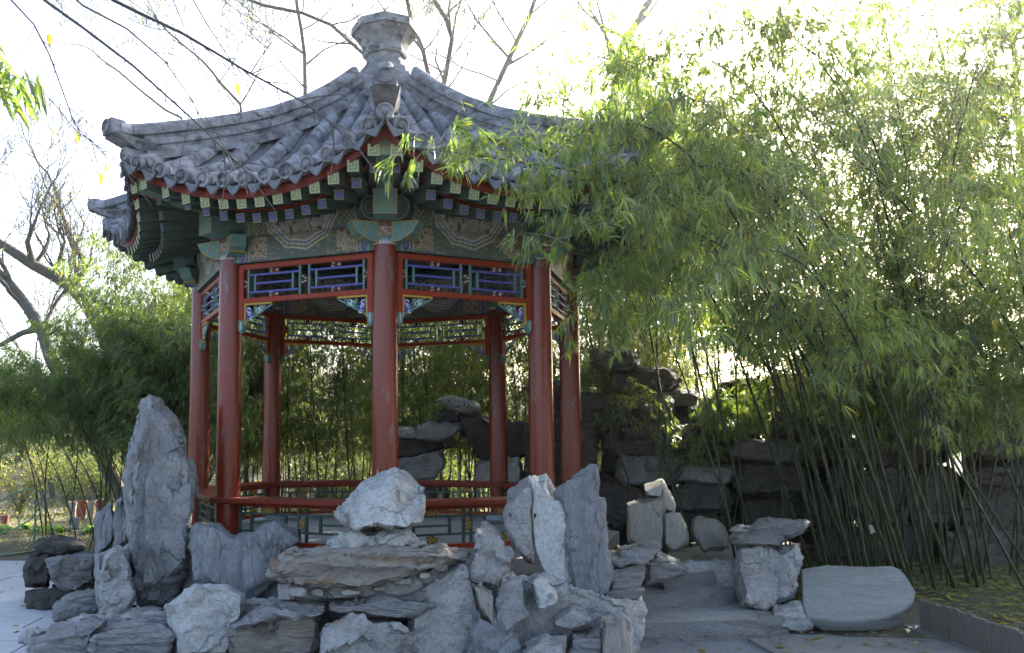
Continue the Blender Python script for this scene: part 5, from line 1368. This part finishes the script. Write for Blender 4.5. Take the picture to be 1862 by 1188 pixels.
# ---------------------------------------------------------------- garden at the left
def shrub(loc, w, h, n, label, cols, seed, ln=(.03,.07), name='shrub', wr=.5, group=None, cat='shrub', twn=26):
    rgl = np.random.default_rng(seed); o = empty(name, loc, label, cat, group)
    paths = []; radii = []; B = []
    for k in range(twn):
        az = rgl.uniform(0, 6.28); tip = np.array([math.cos(az)*w*.5*rgl.random()**.5, math.sin(az)*w*.4*rgl.random()**.5, h*rgl.uniform(.6,1)])
        P = np.array([tip*np.array([t**1.3, t**1.3, t]) + rgl.normal(0,.015,3) for t in np.linspace(0,1,6)]); paths.append(P); radii.append(np.linspace(.008,.002,6))
        u = rgl.random(n//twn)**.6; idx = np.minimum(4, (u*5).astype(int)); f_ = (u*5-idx)[:,None]
        B.append(P[idx] + (P[idx+1]-P[idx])*f_ + rgl.normal(0, .07, (n//twn,3)))
    V, F = tubes_np(paths, radii, 4); link('stems', np_mesh('stems', V, F, [M['bark']]), o)
    B = np.concatenate(B); m = len(B); Ln = rgl.uniform(*ln, m); D = rgl.normal(0,.6,(m,3)) + np.array([0,0,.25])
    V, F, col = leaves(B, D, Ln, Ln*wr, rgl, False, .03, np.array(cols)); link('foliage', np_mesh('foliage', V, F, [M['leaf2']], None, col), o)
    return o
YG = [(.17,.19,.06),(.22,.21,.07),(.12,.15,.055)]; GG = [(.10,.13,.055),(.14,.16,.07),(.08,.11,.05)]; DRY = [(.34,.30,.22),(.40,.36,.28),(.28,.25,.18)]; GY = [(.16,.16,.11),(.20,.19,.13),(.13,.14,.09)]
for (px_, Y, w, h, n, lab, cl, sd) in ((40,19.0,2.2,1.7,2600,'yellow-leaved shrub by the left edge of the garden',YG,1),(130,19.4,2.0,1.6,2600,'light green shrub in the middle of the garden',GG,2),(205,20.0,2.0,1.5,2600,'green shrub behind the clay pots',GG,3),(-60,19.5,2.4,1.9,2600,'leafy shrub just outside the left edge of the garden',YG,4)):
    x = at(px_, 800, Y)[0]; shrub((x, Y, hill(x, Y)), w, h, n, lab, cl, sd, (.04,.09))
rng = random.Random(6)
for i in range(64):
    x = rng.uniform(-17, 9); Y = rng.uniform(21, 29) if x < -3 else rng.uniform(18.5, 26); k = rng.random()
    shrub((x, Y, hill(x,Y)-.05), rng.uniform(2.0,3.6), rng.uniform(1.2,2.6), 1300, 'tangled grey-brown bush on the slope behind the garden' , GY if k < .7 and x < -3 else GG, 60+i, (.07,.15), 'bush', .4, 'bushes on the slope behind the garden', 'bush', 30)
# pale fountain grass clump
rgl = np.random.default_rng(4); n = 420; gl = at(305, 900, 18.6); az = rgl.uniform(0,6.28,n); spr = rgl.uniform(.15,1,n); paths = []
for i in range(n):
    t = np.linspace(0,1,6); r_ = spr[i]*1.15; hh = rgl.uniform(.95,1.5)
    paths.append(np.stack([math.cos(az[i])*r_*t**1.5 + rgl.normal(0,.05)*(1-0*t), math.sin(az[i])*r_*t**1.5 + 0*t, hh*(1.55*t - .9*t**2.2*spr[i])], 1))
V, F = tubes_np(paths, [np.linspace(.006,.0025,6)]*n, 3)
M['straw'] = mat('straw_grass', (.42,.38,.30), (.50,.46,.38), 6, .8)
link('fountain_grass', np_mesh('fountain_grass', V, F, [M['straw']]), None, (gl[0], 18.6, 0), label='pale dry fountain grass clump arching behind the clay pots', cat='grass clump')
# clay and pale pots
M['clay'] = mat('clay_pot', (.24,.075,.05), (.20,.065,.045), 6, .7); M['palepot'] = mat('pale_pot', (.42,.36,.31), (.36,.31,.27), 6, .75); M['greypot'] = mat('grey_pot', (.30,.30,.29), (.24,.24,.23), 6, .8)
def pot(px_, y_top, y_bot, w_px, Y, m, label, group=None):
    b = at(px_, y_bot, Y); t = at(px_, y_top, Y); r = w_px*Y/F_PX/2; h = t[2]-b[2]; z = max(0, hill(b[0],Y)); h = t[2]-z
    mb = MB(); mb.lathe([(r*.72,0),(r*.95,h*.86),(r*1.03,h*.86),(r*1.03,h),(r*.9,h),(r*.86,h*.8)], 20)
    o = link('flower_pot', mb.fix('flower_pot', [m], 40), None, (b[0], Y, z), label=label, cat='flower pot'); return o
pot(131,912,945,15,17.4,M['palepot'],'pale cylindrical flower pot standing left of the clay pot'); pot(147,910,946,20,17.8,M['clay'],'red clay flower pot between the two pale pots'); pot(164,912,945,15,17.4,M['palepot'],'pale flower pot between the two red clay pots')
pot(183,910,940,20,18.0,M['clay'],'red clay flower pot nearest the tallest stone'); pot(137,942,958,17,16.0,M['greypot'],'small grey flower pot in front of the row of pots'); pot(8,938,952,16,16.6,M['clay'],'small red clay flower pot at the left edge')
# cabbages
G_C = 'leafy cabbages in the garden bed'
for i, (px_, py_, Y, L) in enumerate(((72,965,15.2,.26),(102,966,15.0,.32),(163,966,15.0,.30),(176,960,15.4,.30),(4,966,15.0,.28),(48,956,15.8,.22))):
    rgl = np.random.default_rng(50+i); n = 26; a = at(px_, py_, Y); B = rgl.normal(0,.02,(n,3)); az = rgl.uniform(0,6.28,n); D = np.stack([np.cos(az)*.8, np.sin(az)*.8, rgl.uniform(.3,1.4,n)],1); Ln = rgl.uniform(.6,1,n)*L
    V, F, col = leaves(B, D, Ln, Ln*.6, rgl, True, 0, np.array([(.16,.26,.06),(.12,.22,.06),(.20,.30,.09)]), .35)
    link('cabbage', np_mesh('cabbage', V, F, [M['leaf2']], None, col), None, (a[0], Y, hill(a[0],Y)+.01), label=('bright green leafy cabbage growing in the garden bed behind the wire fence'), cat='cabbage', group=G_C)
# hose loop, green stake, wire fence
M['hose'] = mat('green_hose', (.20,.26,.15), (.16,.22,.13), 6, .5); M['stake'] = mat('green_stake', (.03,.13,.06), (.05,.16,.08), 6, .5); M['cane'] = mat('cane_stake', (.36,.32,.25), (.28,.25,.19), 10, .8); M['wire'] = mat('grey_wire', (.14,.14,.14), None, rough=.5)
hp = [(-30,925),(0,912),(22,898),(45,891),(65,888),(73,896),(76,908),(70,925),(55,945),(35,958),(10,968),(-20,975)]
mb = MB(); mb.tube([at(x,y,13.3) for x,y in hp], .014, 8); link('garden_hose', mb.mesh('garden_hose', [M['hose']], 60), label='pale green garden hose looped over the green stake', cat='hose')
mb = MB(); mb.tube([on_z(x,y,.025) for x,y in ((-40,1010),(0,1010),(30,1007),(58,1003),(70,1000))], .02, 8); link('garden_hose', mb.mesh('garden_hose', [M['hose']], 60), label='green hose lying along the edge of the paved court', cat='hose')
a = at(66,880,13.25); b = at(62,992,13.25); mb = MB(); mb.tube([(b[0],13.25,0),(a[0],13.25,a[2])], .014, 8); link('garden_stake', mb.mesh('garden_stake', [M['stake']], 60), label='upright green garden stake holding the looped hose', cat='stake')
fe = empty('garden_fence', (-5.2, 12.3, 0), 'low wire and crossed cane fence round the vegetable bed', 'fence')
mb = MB(); mb.tube([at(-60,910,13.5)-np.array(fe.location), at(240,904,13.5)-np.array(fe.location)], .009, 6); link('rail', mb.mesh('rail', [M['wire']]), fe)
for i in range(9):
    x0 = -40 + i*30
    for s in (-1, 1):
        p = at(x0, 990, 13.45 + .02*s) - np.array(fe.location); q = at(x0 + s*40, 885, 13.45+.02*s) - np.array(fe.location); mb = MB(); mb.tube([p, q], .008, 5); link('cane', mb.mesh('cane', [M['cane']]), fe)

# ---------------------------------------------------------------- leaf litter and weeds in the beds
def litter(name, n, xr, yr, cols, seed, ln, keep, label=None, up=.12):
    rgl = np.random.default_rng(seed); X = rgl.uniform(*xr, n*3); Y_ = rgl.uniform(*yr, n*3); k = np.array([keep(a, b) for a, b in zip(X, Y_)]); X, Y_ = X[k][:n], Y_[k][:n]; n = len(X)
    B = np.stack([X, Y_, np.array([hill(a, b) for a, b in zip(X, Y_)]) + rgl.uniform(.005, .04, n)], 1); az = rgl.uniform(0, 6.28, n); D = np.stack([np.cos(az), np.sin(az), rgl.normal(.1, up, n)], 1)
    Ln = rgl.uniform(*ln, n); V, F, col = leaves(B, D, Ln, Ln*.25, rgl, False, .1, np.array(cols), .1); return link(name, np_mesh(name, V, F, [M['leaf2']], None, col), kind='stuff')
litter('leaf_litter', 11000, (4.0, 9.0), (7.0, 11.0), [(.17,.17,.08),(.22,.20,.10),(.13,.14,.07),(.11,.15,.06)], 1, (.06,.13), lambda x, y: (x - 4.35) > (y-7.25)*.05 and not (x < 5.3 and y < 8.1 and x < 5.15) or (y > 8.2 and x > 3.2))
litter('garden_weeds', 9000, (-12, -2.8), (12.3, 18.5), [(.16,.19,.07),(.12,.15,.06),(.24,.22,.12),(.20,.17,.10)], 2, (.05,.12), lambda x, y: True, up=.5)
litter('slope_grass', 14000, (-18, 9), (18, 30), [(.17,.16,.09),(.14,.15,.07),(.22,.20,.13)], 3, (.10,.28), lambda x, y: True, up=.8)
litter('fallen_leaves', 420, (2.2, 6.0), (6.2, 7.6), [(.20,.17,.07),(.24,.20,.09),(.15,.13,.07)], 5, (.05,.10), lambda x, y: True)
litter('court_leaves', 160, (-8, -2.2), (6.4, 11.5), [(.20,.16,.08),(.16,.13,.07)], 6, (.05,.09), lambda x, y: True)
for nm in ('fallen_leaves', 'court_leaves'): bpy.data.objects[nm].location.z = .03
# small white plant tag hanging in the bamboo
mb = MB(); a = at(1583, 963, 8.6); mb.box((0,0,0), (.07,.004,.085), rot=Matrix.Rotation(rad(-22), 3, 'Y')); M['tag'] = mat('card', (.30,.31,.25), None, rough=.7)
o = link('plant_tag', mb.mesh('plant_tag', [M['tag']]), None, tuple(a), label='small pale square tag hanging on a bamboo culm above the stone tablet', cat='plant tag')

# ---------------------------------------------------------------- volume added to imitate lens glare: bright air towards the sun
hz = bpy.data.materials.new('air'); hz.use_nodes = True
nt = hz.node_tree; nt.nodes.clear(); o_ = nt.nodes.new('ShaderNodeOutputMaterial'); v_ = nt.nodes.new('ShaderNodeVolumePrincipled')
v_.inputs['Color'].default_value = (.93,.95,1,1); v_.inputs['Density'].default_value = .0009; v_.inputs['Anisotropy'].default_value = .78
nt.links.new(v_.outputs[0], o_.inputs['Volume'])
mb = MB(); mb.box((0, 270, 9.4), (640, 700, 22)); link('glare_haze', mb.mesh('glare_haze', [hz]), kind='stuff')
